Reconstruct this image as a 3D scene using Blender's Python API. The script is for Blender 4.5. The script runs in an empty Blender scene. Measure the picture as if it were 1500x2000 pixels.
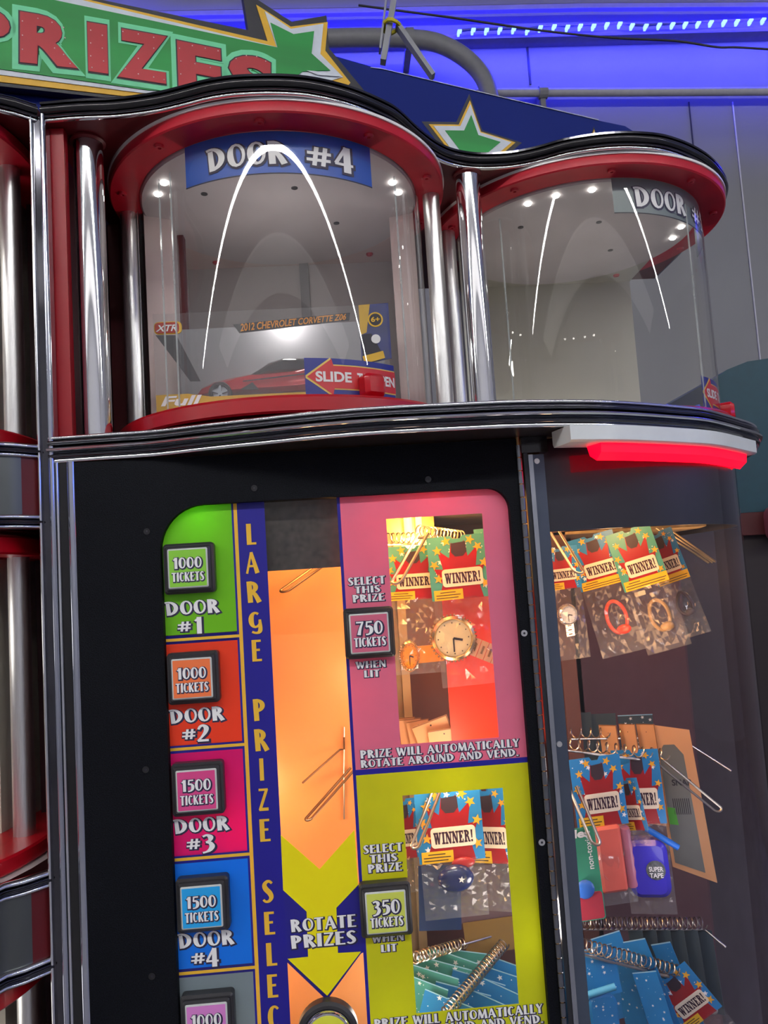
import bpy, bmesh, math, random
from mathutils import Matrix, Vector
random.seed(7)
PI = math.pi
SC = bpy.context.scene
COL = SC.collection

# ------------------------------------------------------------------ camera
YAW, PITCH, ROLL = math.radians(3.163), math.radians(5.03), math.radians(-3.654)
F = 1550.0
CAMZ = 1.45
cy, sy, cp, sp = math.cos(YAW), math.sin(YAW), math.cos(PITCH), math.sin(PITCH)
W_ = Vector((sy*cp, cy*cp, sp)); R0 = Vector((cy, -sy, 0)); U0 = R0.cross(W_)
R_ = math.cos(ROLL)*R0 + math.sin(ROLL)*U0
U_ = -math.sin(ROLL)*R0 + math.cos(ROLL)*U0
cam = bpy.data.cameras.new('camera'); camo = bpy.data.objects.new('camera', cam); COL.objects.link(camo)
cam.sensor_fit = 'HORIZONTAL'; cam.sensor_width = 36.0; cam.lens = F/1500*36.0
cam.clip_start = 0.02; cam.clip_end = 60
M = Matrix.Identity(4)
for i in range(3):
    M[i][0], M[i][1], M[i][2] = R_[i], U_[i], -W_[i]
M[2][3] = CAMZ
camo.matrix_world = M
SC.camera = camo
# ------------------------------------------------------------------ view, world, room lights
SC.view_settings.view_transform = 'Standard'
SC.view_settings.look = 'None'
SC.view_settings.exposure = 0.0
SC.view_settings.gamma = 1.0
SC.view_settings.use_curve_mapping = False
wd = bpy.data.worlds.new('world'); SC.world = wd; wd.use_nodes = True
wd.node_tree.nodes['Background'].inputs[0].default_value = (.40, .41, .46, 1)
wd.node_tree.nodes['Background'].inputs[1].default_value = .25
SC.cycles.max_bounces = 8
SC.cycles.transparent_max_bounces = 16
SC.cycles.sample_clamp_indirect = 6
SC.cycles.caustics_reflective = False
SC.cycles.caustics_refractive = False
TUBE_POWER = 102.0      # ceiling light line
WARM_POWER = 3.0       # lamps and added fill inside the prize case (W)
BLUE_POWER = 70.0      # blue strip on the far wall (W)

def area(name, loc, rot, sx, sz, power, color, spread=PI):
    l = bpy.data.lights.new(name, 'AREA'); l.shape = 'RECTANGLE'; l.size = sx; l.size_y = sz
    l.energy = power; l.color = color; l.spread = spread
    o = bpy.data.objects.new(name, l); COL.objects.link(o); o.location = loc; o.rotation_euler = rot
    return o
def point(name, loc, power, color, r=.01):
    l = bpy.data.lights.new(name, 'POINT'); l.energy = power; l.color = color; l.shadow_soft_size = r
    o = bpy.data.objects.new(name, l); COL.objects.link(o); o.location = loc
    return o

def ray(px, py): return W_ + R_*((px-750)/F) + U_*((1000-py)/F)
def at(px, py, Y):
    d = ray(px, py)*1.0; d *= Y/d.y
    return Vector((d.x, d.y, d.z+CAMZ))
def atz(px, py, Z):            # Z relative to the eye
    d = ray(px, py); d = d*(Z/d.z)
    return Vector((d.x, d.y, d.z+CAMZ))
Z_ = lambda z: z+CAMZ

# ------------------------------------------------------------------ materials
def lin(h):
    if isinstance(h, str):
        h = h.lstrip('#'); c = [int(h[i:i+2], 16)/255 for i in (0, 2, 4)]
        return tuple(x/12.92 if x <= .04045 else ((x+.055)/1.055)**2.4 for x in c)
    return h
MC = {}
def mat(name, col, rough=.5, metal=0.0, var=.06, scale=60, emit=0, bump=0.0, spec=.5, trans=0.0, coat=0, stretch=None):
    if name in MC: return MC[name]
    m = bpy.data.materials.new(name); m.use_nodes = True; MC[name] = m
    nt = m.node_tree; b = nt.nodes['Principled BSDF']; c = lin(col)
    tc = nt.nodes.new('ShaderNodeTexCoord'); nz = nt.nodes.new('ShaderNodeTexNoise')
    nz.inputs['Scale'].default_value = scale; nz.inputs['Detail'].default_value = 4
    if stretch:
        mp = nt.nodes.new('ShaderNodeMapping'); mp.inputs['Scale'].default_value = stretch
        nt.links.new(tc.outputs['Object'], mp.inputs[0]); nt.links.new(mp.outputs[0], nz.inputs['Vector'])
    else: nt.links.new(tc.outputs['Object'], nz.inputs['Vector'])
    rp = nt.nodes.new('ShaderNodeValToRGB')
    rp.color_ramp.elements[0].position = .3; rp.color_ramp.elements[1].position = .7
    rp.color_ramp.elements[0].color = tuple(x*(1-var) for x in c)+(1,)
    rp.color_ramp.elements[1].color = tuple(min(1, x*(1+var)) for x in c)+(1,)
    nt.links.new(nz.outputs['Fac'], rp.inputs[0]); nt.links.new(rp.outputs[0], b.inputs['Base Color'])
    b.inputs['Roughness'].default_value = rough; b.inputs['Metallic'].default_value = metal
    b.inputs['Specular IOR Level'].default_value = spec
    b.inputs['Coat Weight'].default_value = coat
    if emit:
        nt.links.new(rp.outputs[0], b.inputs['Emission Color']); b.inputs['Emission Strength'].default_value = emit
    if bump:
        bp = nt.nodes.new('ShaderNodeBump'); bp.inputs['Strength'].default_value = bump; bp.inputs['Distance'].default_value = .001
        nt.links.new(nz.outputs['Fac'], bp.inputs['Height']); nt.links.new(bp.outputs[0], b.inputs['Normal'])
    if trans:
        tr = nt.nodes.new('ShaderNodeBsdfTranslucent'); mx = nt.nodes.new('ShaderNodeMixShader'); mx.inputs[0].default_value = trans
        nt.links.new(rp.outputs[0], tr.inputs['Color'])
        nt.links.new(b.outputs[0], mx.inputs[1]); nt.links.new(tr.outputs[0], mx.inputs[2])
        nt.links.new(mx.outputs[0], nt.nodes['Material Output'].inputs[0])
    return m
def clear(name, tint=(1, 1, 1), ior=1.49, rough=0.0, haze=0.0, hazecol=(.8, .8, .8)):
    if name in MC: return MC[name]
    m = bpy.data.materials.new(name); m.use_nodes = True; MC[name] = m
    nt = m.node_tree; nt.nodes.remove(nt.nodes['Principled BSDF'])
    t = nt.nodes.new('ShaderNodeBsdfTransparent'); t.inputs[0].default_value = tint+(1,)
    g = nt.nodes.new('ShaderNodeBsdfGlossy'); g.inputs['Roughness'].default_value = rough
    fr = nt.nodes.new('ShaderNodeFresnel'); geo = nt.nodes.new('ShaderNodeNewGeometry'); mi = nt.nodes.new('ShaderNodeMapRange')
    mi.inputs[3].default_value = ior; mi.inputs[4].default_value = 1/ior
    nt.links.new(geo.outputs['Backfacing'], mi.inputs[0]); nt.links.new(mi.outputs[0], fr.inputs['IOR'])
    mx = nt.nodes.new('ShaderNodeMixShader')
    nt.links.new(fr.outputs[0], mx.inputs[0]); nt.links.new(t.outputs[0], mx.inputs[1]); nt.links.new(g.outputs[0], mx.inputs[2])
    out = mx
    if haze:
        d = nt.nodes.new('ShaderNodeBsdfDiffuse'); d.inputs[0].default_value = hazecol+(1,)
        nz = nt.nodes.new('ShaderNodeTexNoise'); nz.inputs['Scale'].default_value = 9; nz.inputs['Detail'].default_value = 6
        tc = nt.nodes.new('ShaderNodeTexCoord'); nt.links.new(tc.outputs['Object'], nz.inputs['Vector'])
        mr = nt.nodes.new('ShaderNodeMapRange'); mr.inputs[1].default_value = .35; mr.inputs[2].default_value = .8
        mr.inputs[3].default_value = haze*.35; mr.inputs[4].default_value = haze*2.2
        nt.links.new(nz.outputs['Fac'], mr.inputs[0])
        m2 = nt.nodes.new('ShaderNodeMixShader'); nt.links.new(mr.outputs[0], m2.inputs[0])
        nt.links.new(mx.outputs[0], m2.inputs[1]); nt.links.new(d.outputs[0], m2.inputs[2]); out = m2
    nt.links.new(out.outputs[0], nt.nodes['Material Output'].inputs[0])
    return m
def lamp_mat(name, col, s):
    if name in MC: return MC[name]
    m = bpy.data.materials.new(name); m.use_nodes = True; MC[name] = m
    b = m.node_tree.nodes['Principled BSDF']; b.inputs['Base Color'].default_value = tuple(col)+(1,)
    b.inputs['Emission Color'].default_value = tuple(col)+(1,); b.inputs['Emission Strength'].default_value = s
    return m

CHROME = mat('chrome', (.82, .83, .85), .07, 1, .05, 30)
STEEL = mat('brushed_steel', (.72, .72, .72), .36, 1, .1, 40, stretch=(30, 30, 1))
SATIN = mat('satin_aluminium', (.42, .45, .50), .33, 1, .06, 30)
BLACKGLOSS = mat('black_gloss', (.012, .012, .014), .12, 0, .1, 30)
DARKCHROME = mat('chrome_dark_reflect', (.10, .10, .115), .08, 1, .1, 30)  # black reflections in the chrome ribs put into a dark colour
RED = mat('red_plastic', '#b3091c', .33, 0, .07, 20, coat=.2)
REDWALL = mat('red_panel', '#a30d1e', .38, 0, .06, 8)
REDCAP = mat('red_cap', '#bb162c', .4, 0, .1, 25, bump=.08)
DARKRED = mat('dark_red', '#5a0610', .45, 0, .08, 12)  # also carries the shade on the red back wall
FELT = mat('black_textured_board', (.0035, .0042, .007), .6, 0, .8, 900, bump=.5, spec=.12)
RUBBER = mat('black_plastic', (.03, .03, .034), .38, 0, .15, 60)
WHITE = mat('white_plastic', (.72, .76, .76), .35, 0, .04, 30)
CREAM = mat('cream_plastic', (.62, .56, .50), .5, 0, .05, 10)
GREYBACK = mat('grey_back_panel', (.46, .42, .42), .42, 0, .10, 6)
PINKBACK = mat('liner_red_reflect', (.62, .50, .48), .45, 0, .05, 6)  # red reflected on the white liner put into its pink colour
CEILDISC = mat('ceiling_disc_white', (.50, .47, .48), .5, 0, .06, 14)
GLASS = clear('clear_acrylic', (.97, .97, .96), 1.49, .01, .022)
GLASS2 = clear('case_acrylic', (.90, .90, .93), 1.30, .02, .004)
BAG = clear('plastic_bag', (.985, .985, .985), 1.5, .10, .035)

# ------------------------------------------------------------------ objects
WM = {}
def link(o, parent=None, m=None):
    COL.objects.link(o); m = m or Matrix.Identity(4)
    WM[o.name] = m
    if parent: o.parent = parent; o.matrix_basis = WM[parent.name].inverted() @ m
    else: o.matrix_basis = m
    return o
def tag(o, label=None, cat=None, group=None, kind=None):
    if label: o['label'] = label
    if cat: o['category'] = cat
    if group: o['group'] = group
    if kind: o['kind'] = kind
    return o
def empty(name, label, cat, loc, group=None, m=None):
    o = bpy.data.objects.new(name, None); o.empty_display_size = .02
    link(o, None, m or Matrix.Translation(Vector(loc)))
    return tag(o, label, cat, group)
def copy_tree(o, parent=None, m=None):
    c = o.copy(); COL.objects.link(c); WM[c.name] = m if m else (WM[parent.name] @ o.matrix_basis)
    c.parent = parent
    if m and not parent: c.matrix_basis = m
    for ch in list(o.children): copy_tree(ch, c)
    return c

class MB:
    def __init__(s): s.v = []; s.f = []
    def add(s, vs, fs):
        n = len(s.v); s.v += [tuple(v) for v in vs]; s.f += [tuple(i+n for i in f) for f in fs]; return s
    def box(s, a, b):
        x0, y0, z0 = a; x1, y1, z1 = b
        if x0 > x1: x0, x1 = x1, x0
        if y0 > y1: y0, y1 = y1, y0
        if z0 > z1: z0, z1 = z1, z0
        return s.add([(x0,y0,z0),(x1,y0,z0),(x1,y1,z0),(x0,y1,z0),(x0,y0,z1),(x1,y0,z1),(x1,y1,z1),(x0,y1,z1)],
                     [(0,3,2,1),(4,5,6,7),(0,1,5,4),(1,2,6,5),(2,3,7,6),(3,0,4,7)])
    def rbox(s, x0, y0, x1, y1, n0, n1, r=.003, bev=.001):   # rounded box, local x,y,n with bevelled front
        def ring(i, n):
            pts = []
            rr = max(r-i, .0002)
            for k, (cx_, cy_) in enumerate(((x1-r, y1-r), (x0+r, y1-r), (x0+r, y0+r), (x1-r, y0+r))):
                for j in range(5):
                    a = (k*90+j*22.5)*PI/180; pts.append((cx_+rr*math.cos(a), cy_+rr*math.sin(a), n))
            return pts
        rs = [ring(0, n0), ring(0, n1-bev), ring(bev, n1)]
        vs = sum(rs, []); N = 20; fs = []
        for k in range(2):
            for j in range(N): fs.append((k*N+j, k*N+(j+1) % N, (k+1)*N+(j+1) % N, (k+1)*N+j))
        fs.append(tuple(2*N+j for j in range(N))); fs.append(tuple(reversed(range(N))))
        return s.add(vs, fs)
    def prism(s, pts, n0, n1):
        a = sum(pts[i][0]*pts[(i+1) % len(pts)][1]-pts[(i+1) % len(pts)][0]*pts[i][1] for i in range(len(pts)))
        if a < 0: pts = pts[::-1]
        N = len(pts)
        vs = [(p[0], p[1], n0) for p in pts]+[(p[0], p[1], n1) for p in pts]
        fs = [tuple(reversed(range(N))), tuple(range(N, 2*N))]
        fs += [(i, (i+1) % N, N+(i+1) % N, N+i) for i in range(N)]
        return s.add(vs, fs)
    def zprism(s, pts, z0, z1): return s.prism(pts, z0, z1)
    def tube(s, path, r, n=8, cap=True):
        P = [Vector(p) for p in path]; up = None; rings = []
        for i, p in enumerate(P):
            t = (P[min(i+1, len(P)-1)]-P[max(i-1, 0)]).normalized()
            if up is None: up = t.orthogonal().normalized()
            up = (up-t*up.dot(t)).normalized(); q = t.cross(up)
            rr = r[i] if isinstance(r, (list, tuple)) else r
            rings.append([p+(up*math.cos(2*PI*k/n)+q*math.sin(2*PI*k/n))*rr for k in range(n)])
        vs = sum(rings, []); fs = []
        for i in range(len(P)-1):
            for k in range(n): fs.append((i*n+k, i*n+(k+1) % n, (i+1)*n+(k+1) % n, (i+1)*n+k))
        if cap: fs.append(tuple(reversed(range(n)))); fs.append(tuple((len(P)-1)*n+k for k in range(n)))
        return s.add(vs, fs)
    def lathe(s, c, prof, n=96, a0=0, a1=2*PI):    # prof: (r,z); vertical axis through c
        full = abs(a1-a0-2*PI) < 1e-6; m = n if full else n+1; vs = []; fs = []
        for r, z in prof:
            for k in range(m):
                a = a0+(a1-a0)*k/n; vs.append((c[0]+r*math.sin(a), c[1]-r*math.cos(a), z))
        for i in range(len(prof)-1):
            for k in range(n):
                k2 = (k+1) % m; fs.append((i*m+k, i*m+k2, (i+1)*m+k2, (i+1)*m+k))
        return s.add(vs, fs)
    def disc(s, c, r, n=24, n0=0, n1=.001):       # local x,y circle prism
        return s.prism([(c[0]+r*math.cos(2*PI*k/n), c[1]+r*math.sin(2*PI*k/n)) for k in range(n)], n0, n1)
    def sphere(s, c, r, nu=14, nv=9, sc=(1, 1, 1)):
        vs = []; fs = []
        for i in range(nv+1):
            t = PI*i/nv
            for k in range(nu): vs.append((c[0]+r*sc[0]*math.sin(t)*math.cos(2*PI*k/nu), c[1]+r*sc[1]*math.sin(t)*math.sin(2*PI*k/nu), c[2]+r*sc[2]*math.cos(t)))
        for i in range(nv):
            for k in range(nu): fs.append((i*nu+k, (i+1)*nu+k, (i+1)*nu+(k+1) % nu, i*nu+(k+1) % nu))
        return s.add(vs, fs)
    def build(s, name, m, parent=None, M=None, smooth=False, world=True):
        """verts are in the frame M (world when None); the object origin goes to the middle of the mesh"""
        M = M or Matrix.Identity(4)
        if s.v:
            lo = [min(v[i] for v in s.v) for i in range(3)]; hi = [max(v[i] for v in s.v) for i in range(3)]
            c = Vector([(a+b)/2 for a, b in zip(lo, hi)])
        else: c = Vector((0, 0, 0))
        me = bpy.data.meshes.new(name); me.from_pydata([Vector(v)-c for v in s.v], [], s.f)
        bm = bmesh.new(); bm.from_mesh(me)
        bmesh.ops.remove_doubles(bm, verts=bm.verts, dist=1e-6)
        big = [f for f in bm.faces if len(f.verts) > 4]
        if big: bmesh.ops.triangulate(bm, faces=big)
        bmesh.ops.recalc_face_normals(bm, faces=bm.faces)
        bm.to_mesh(me); bm.free()
        me.materials.append(m)
        if smooth:
            me.shade_smooth()
            try: me.set_sharp_from_angle(angle=math.radians(38))
            except Exception: pass
        o = bpy.data.objects.new(name, me)
        return link(o, parent, M @ Matrix.Translation(c))

class Plane:
    def __init__(s, o, yaw=0, tilt=0):
        s.o = Vector(o); s.yaw = yaw
        s.M = Matrix.Translation(s.o) @ Matrix.Rotation(yaw, 4, 'Z') @ Matrix.Rotation(PI/2, 4, 'X') @ Matrix.Rotation(tilt, 4, 'Z')
        s.I = s.M.inverted(); s.n = (s.M.to_3x3() @ Vector((0, 0, 1)))
    def uv(s, px, py):
        d = ray(px, py); e = Vector((0, 0, CAMZ)); t = (s.o-e).dot(s.n)/d.dot(s.n)
        q = s.I @ (e+d*t); return (q.x, q.y)
def spline(pts, k=6, closed=False):
    out = []; N = len(pts)
    for i in range(N if closed else N-1):
        g = lambda j: Vector(pts[j % N]) if closed else Vector(pts[max(0, min(N-1, j))])
        a, b, c, d = g(i-1), g(i), g(i+1), g(i+2)
        for j in range(k):
            t = j/k
            out.append(.5*((2*b)+(c-a)*t+(2*a-5*b+4*c-d)*t*t+(3*b-a-3*c+d)*t**3))
    if not closed: out.append(Vector(pts[-1]))
    return out
def sweep(mb, plan, prof):       # plan: 2-D points left to right (outward is towards the viewer), prof: closed (offset, z)
    P = [Vector((p[0], p[1])) for p in plan]; N = len(prof); vs = []; fs = []
    for i, p in enumerate(P):
        t = (P[min(i+1, len(P)-1)]-P[max(i-1, 0)]).normalized(); n = Vector((t.y, -t.x))
        for o, z in prof: q = p+n*o; vs.append((q.x, q.y, z))
    for i in range(len(P)-1):
        for k in range(N): fs.append((i*N+k, (i+1)*N+k, (i+1)*N+(k+1) % N, i*N+(k+1) % N))
    fs.append(tuple(range(N))); fs.append(tuple(reversed([(len(P)-1)*N+k for k in range(N)])))
    return mb.add(vs, fs)
def bead(z0, z1, depth, base=0, n=8):     # half-round profile standing proud by depth
    zc, h = (z0+z1)/2, (z1-z0)/2
    return [(base-.002, z0)]+[(base+depth*math.cos(a), zc+h*math.sin(a)) for a in [(-90+180*k/n)*PI/180 for k in range(n+1)]]+[(base-.002, z1)]

# ------------------------------------------------------------------ lettering
T, t_ = .20, .085
def ell(cx_, cy_, rx, ry, a0, a1, T=T, t=t_, heavy=180, n=16):
    out = []
    for k in range(n+1):
        a = math.radians(a0+(a1-a0)*k/n); w = t+(T-t)*max(0, math.cos(a-math.radians(heavy)))**1.2
        out.append((cx_+(rx-w/2)*math.cos(a), cy_+(ry-w/2)*math.sin(a), w))
    return out
def L(*p): return list(p)
GL = {
 'A': (.66, [L((.06,0,t_),(.30,1,t_)), L((.30,1,T*.6),(.56,0,T)), L((.14,.34,t_),(.48,.34,t_))]),
 'B': (.58, [L((.12,0,T),(.12,1,T)), ell(.18,.75,.30,.25,90,-90,heavy=0), ell(.18,.27,.36,.27,90,-90,heavy=0)]),
 'C': (.56, [ell(.30,.5,.28,.5,50,310)]),
 'D': (.66, [L((.17,.0,T),(.11,.86,T*.8)), ell(.14,.5,.48,.5,112,-95,heavy=0)]),
 'E': (.50, [L((.12,0,T),(.12,1,T)), L((.12,.955,t_),(.46,.955,t_)), L((.12,.53,t_),(.40,.53,t_)), L((.12,.045,t_),(.48,.045,t_))]),
 'G': (.60, [ell(.30,.62,.27,.38,55,340), L((.50,.62,t_),(.50,.12,T*.8),(.35,.0,t_),(.16,.06,t_))]),
 'H': (.64, [L((.12,0,T),(.12,1,T)), L((.52,0,t_*1.3),(.52,1,t_*1.3)), L((.12,.5,t_),(.52,.5,t_))]),
 'I': (.26, [L((.13,0,T),(.13,1,T))]),
 'K': (.60, [L((.12,0,T),(.12,1,T)), L((.16,.42,t_),(.52,1,t_)), L((.24,.56,T*.7),(.50,0,T*.9))]),
 'L': (.46, [L((.12,0,T),(.12,1,T)), L((.12,.045,t_),(.44,.045,t_))]),
 'M': (.80, [L((.08,0,t_),(.15,1,t_)), L((.15,1,T*.8),(.38,.05,T)), L((.38,.05,t_),(.62,1,t_)), L((.62,1,T*.7),(.70,0,T))]),
 'N': (.64, [L((.08,0,t_),(.08,1,t_)), L((.10,1,T*.9),(.52,0,T*.9)), L((.54,0,t_),(.54,1,t_))]),
 'O': (.62, [ell(.31,.5,.30,.5,0,360,heavy=195)]),
 'P': (.56, [L((.15,0,T),(.12,1,T)), ell(.16,.70,.36,.30,100,-100,heavy=0)]),
 'R': (.62, [L((.15,0,T),(.12,1,T)), ell(.16,.72,.34,.28,105,-95,heavy=0), L((.24,.46,t_*1.3),(.36,.38,T*.8),(.54,0,T))]),
 'S': (.50, [L((.42,.86,t_),(.32,.95,t_*1.2),(.20,.93,t_*1.4),(.11,.80,T*.8),(.16,.62,T),(.32,.42,T),(.38,.22,T*.8),(.28,.07,t_*1.3),(.14,.05,t_),(.05,.14,t_))]),
 'T': (.54, [L((.27,0,T),(.27,1,T)), L((.02,.955,t_),(.52,.955,t_))]),
 'U': (.62, [L((.12,1,T),(.12,.3,T)), ell(.32,.30,.26,.30,180,360,heavy=200), L((.54,.3,t_),(.54,1,t_))]),
 'V': (.60, [L((.08,1,T),(.30,0,T*.6)), L((.30,0,t_),(.54,1,t_))]),
 'W': (.86, [L((.08,1,T),(.24,0,T*.6)), L((.24,0,t_),(.42,.9,t_)), L((.40,.9,T),(.60,0,T*.6)), L((.60,0,t_),(.80,1,t_))]),
 'Y': (.56, [L((.08,1,T),(.28,.48,T*.7)), L((.28,.48,t_),(.50,1,t_)), L((.28,0,T),(.28,.5,T*.8))]),
 'Z': (.54, [L((.06,.955,t_),(.50,.955,t_)), L((.46,.97,T*.6),(.08,.03,T*.6)), L((.05,.06,T*.6),(.50,.06,T*.6))]),
 '.': (.22, [L((.1,0,T*.8),(.1,.14,T*.8))]),
 '0': (.56, [ell(.28,.5,.27,.5,0,360,heavy=180)]),
 '1': (.34, [L((.20,0,T),(.20,1,T)), L((.02,.78,t_),(.20,.97,t_))]),
 '2': (.56, [L((.08,.74,t_),(.16,.90,t_*1.3),(.30,.95,T*.6),(.42,.80,T),(.38,.55,T*.8),(.20,.25,t_),(.05,.06,t_)), L((.05,.06,T*.55),(.50,.06,T*.55))]),
 '3': (.52, [L((.08,.88,t_),(.24,.95,t_*1.2),(.38,.82,T),(.34,.62,t_*1.4),(.20,.54,t_)), L((.20,.54,t_),(.36,.48,T*.7),(.43,.28,T),(.34,.08,T*.8),(.20,-.02,t_),(.06,-.06,t_))]),
 '4': (.58, [L((.36,1,t_),(.05,.30,t_)), L((.03,.28,t_),(.55,.28,t_)), L((.38,-.04,T),(.38,1,T*.9))]),
 '5': (.52, [L((.14,.95,t_),(.46,.95,t_*1.3)), L((.15,.98,t_),(.11,.58,t_)), L((.11,.58,t_),(.28,.62,t_*1.5),(.41,.46,T),(.40,.20,T),(.26,.03,t_*1.2),(.07,.0,t_))]),
 '7': (.50, [L((.04,.955,t_*1.2),(.48,.955,t_*1.2)), L((.44,.94,t_),(.28,.5,T*.7),(.18,0,T))]),
 '#': (.72, [L((.22,.05,.10),(.30,.80,.10)), L((.46,.05,.10),(.54,.80,.10)), L((.05,.56,.10),(.68,.56,.10)), L((.03,.28,.10),(.66,.28,.10))]),
 ' ': (.34, []),
}
def serif(strokes, bars):       # slab-serif glyph helper
    return [L(*s) for s in strokes]+[L((x0,y,.11),(x1,y,.11)) for x0, x1, y in bars]
SL = {
 'W': (.98, serif([((.16,.95,.17),(.30,.02,.17)),((.30,.02,.09),(.48,.95,.09)),((.46,.95,.17),(.64,.02,.17)),((.64,.02,.09),(.82,.95,.09))],[(.02,.32,.945),(.36,.58,.945),(.70,.94,.945)])),
 'I': (.42, serif([((.21,0,.18),(.21,1,.18))],[(.03,.39,.945),(.03,.39,.055)])),
 'N': (.80, serif([((.16,0,.09),(.16,1,.09)),((.18,.98,.19),(.62,.02,.19)),((.64,0,.09),(.64,1,.09))],[(.02,.28,.945),(.02,.32,.055),(.48,.78,.945)])),
 'E': (.66, serif([((.20,0,.18),(.20,1,.18)),((.54,.02,.08),(.54,.28,.08)),((.54,.74,.08),(.54,1,.08)),((.38,.38,.08),(.38,.64,.08))],[(.03,.58,.945),(.2,.40,.51),(.03,.58,.055)])),
 'R': (.76, serif([((.20,0,.18),(.20,1,.18))],[(.03,.36,.945),(.03,.36,.055),(.55,.74,.055)])+[ell(.28,.75,.32,.25,95,-95,T=.18,t=.1,heavy=0), L((.34,.5,.1),(.48,.42,.16),(.58,.06,.16))]),
 '!': (.34, serif([((.17,.32,.10),(.17,1,.20)),((.17,0,.17),(.17,.17,.17))],[])),
}
def strokes_mb(s, gl=GL, e=0.0, spacing=.06):
    vs = []; fs = []; x = 0
    for ch in s:
        wd_, st = gl.get(ch, gl.get(' ', (.4, [])))
        for si, p in enumerate(st):
            P = [(a+x, b, w) for a, b, w in p]
            if 2 < len(P) < 14: P = [tuple(q) for q in spline([Vector(q) for q in P], 4)]
            closed = len(P) > 8 and abs(P[0][0]-P[-1][0])+abs(P[0][1]-P[-1][1]) < 1e-4
            n = len(vs)
            for i, (a, b, w) in enumerate(P):
                if closed: q0, q1 = P[(i-1) % (len(P)-1)], P[(i+1) % (len(P)-1)]
                else: q0, q1 = P[max(i-1, 0)], P[min(i+1, len(P)-1)]
                dx, dy = q1[0]-q0[0], q1[1]-q0[1]; l = math.hypot(dx, dy) or 1; dx /= l; dy /= l
                ex = (-e if i == 0 else e if i == len(P)-1 else 0) if not closed else 0
                h = w/2+e; zz = si*.0004
                vs.append((a+dx*ex-dy*h, b+dy*ex+dx*h, zz)); vs.append((a+dx*ex+dy*h, b+dy*ex-dx*h, zz))
            for i in range(len(P)-1): fs.append((n+2*i, n+2*i+1, n+2*i+3, n+2*i+2))
        x += wd_+spacing
    return vs, fs, x-spacing
def font_mb(s, bold=0.0, italic=0.0, spacing=1.0):
    c = bpy.data.curves.new('lettering', 'FONT'); c.body = s; c.size = 1; c.offset = bold; c.shear = italic; c.space_character = spacing
    c.resolution_u = 4
    o = bpy.data.objects.new('lettering', c); COL.objects.link(o)
    dg = bpy.context.evaluated_depsgraph_get(); me = bpy.data.meshes.new_from_object(o.evaluated_get(dg))
    vs = [tuple(v.co) for v in me.vertices]; fs = [tuple(p.vertices) for p in me.polygons]
    bpy.data.objects.remove(o); bpy.data.curves.remove(c); bpy.data.meshes.remove(me)
    x0 = min(v[0] for v in vs); x1 = max(v[0] for v in vs); y0 = min(v[1] for v in vs); y1 = max(v[1] for v in vs)
    return [((v[0]-x0), (v[1]-y0)/(y1-y0), 0) for v in vs], fs, x1-x0
def fit_text(data, box, n):      # box (x0,y0,x1,y1) local
    vs, fs, w = data; x0, y0, x1, y1 = box
    return [(x0+v[0]/w*(x1-x0), y0+v[1]*(y1-y0), n+v[2]*.12) for v in vs], fs
def quad_text(data, quad, n):    # quad: TL TR BR BL local
    vs, fs, w = data; TL, TR, BR, BL = [Vector(q) for q in quad]; out = []
    for v in vs:
        a, b = v[0]/w, v[1]
        p = (BL*(1-a)+BR*a)*(1-b)+(TL*(1-a)+TR*a)*b; out.append((p.x, p.y, n+v[2]*.12))
    return out, fs
def star(cx_, cy_, r, rot=0, k=.42):
    return [(cx_+(r if i % 2 == 0 else r*k)*math.sin(rot+i*PI/5), cy_+(r if i % 2 == 0 else r*k)*math.cos(rot+i*PI/5)) for i in range(10)]

INKWHITE = mat('white_ink', (.93, .93, .93), .5, 0, .02)
INKBLACK = mat('black_ink', (.012, .01, .02), .5, 0, .02)
GOLDINK = mat('gold_ink', '#ffc83c', .5, 0, .04, trans=.1)

# ================================================================== SETTING
fl = MB().box((-6.5, -6, -.05), (6.5, 2.65, 0)).build('floor', mat('floor_tiles', (.32, .31, .33), .35, 0, .3, 3)); tag(fl, kind='structure')
wb = MB().box((-6.5, 2.45, 0), (6.5, 2.6, 4.2)).build('wall_back', mat('grey_wall_sheet', (.185, .185, .20), .45, .0, .05, 2.5)); tag(wb, kind='structure')
for nm, a, b in (('wall_left', (-6.65, -6, 0), (-6.5, 2.6, 4.2)), ('wall_right', (6.5, -6, 0), (6.65, 2.6, 4.2)), ('wall_front', (-6.5, -6.15, 0), (6.5, -6, 4.2))):
    tag(MB().box(a, b).build(nm, mat('side_wall_grey', (.6, .6, .63), .6)), kind='structure')
tag(MB().box((-6.5, -6, 4.2), (6.5, 2.6, 4.3)).build('ceiling', mat('pale_ceiling', (.50, .50, .53), .7)), kind='structure')
for x in (-5.2, -3.12, -1.04, 1.04, 3.12, 5.2):     # row of added glowing panels, unseen, for soft front light
    MB().box((x-1.03, -5.6, 4.17), (x+1.03, -4.4, 4.2)).build('added_ceiling_panel', lamp_mat('added_panel_light', (1, .97, .94), .9), bpy.data.objects['ceiling'])
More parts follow.
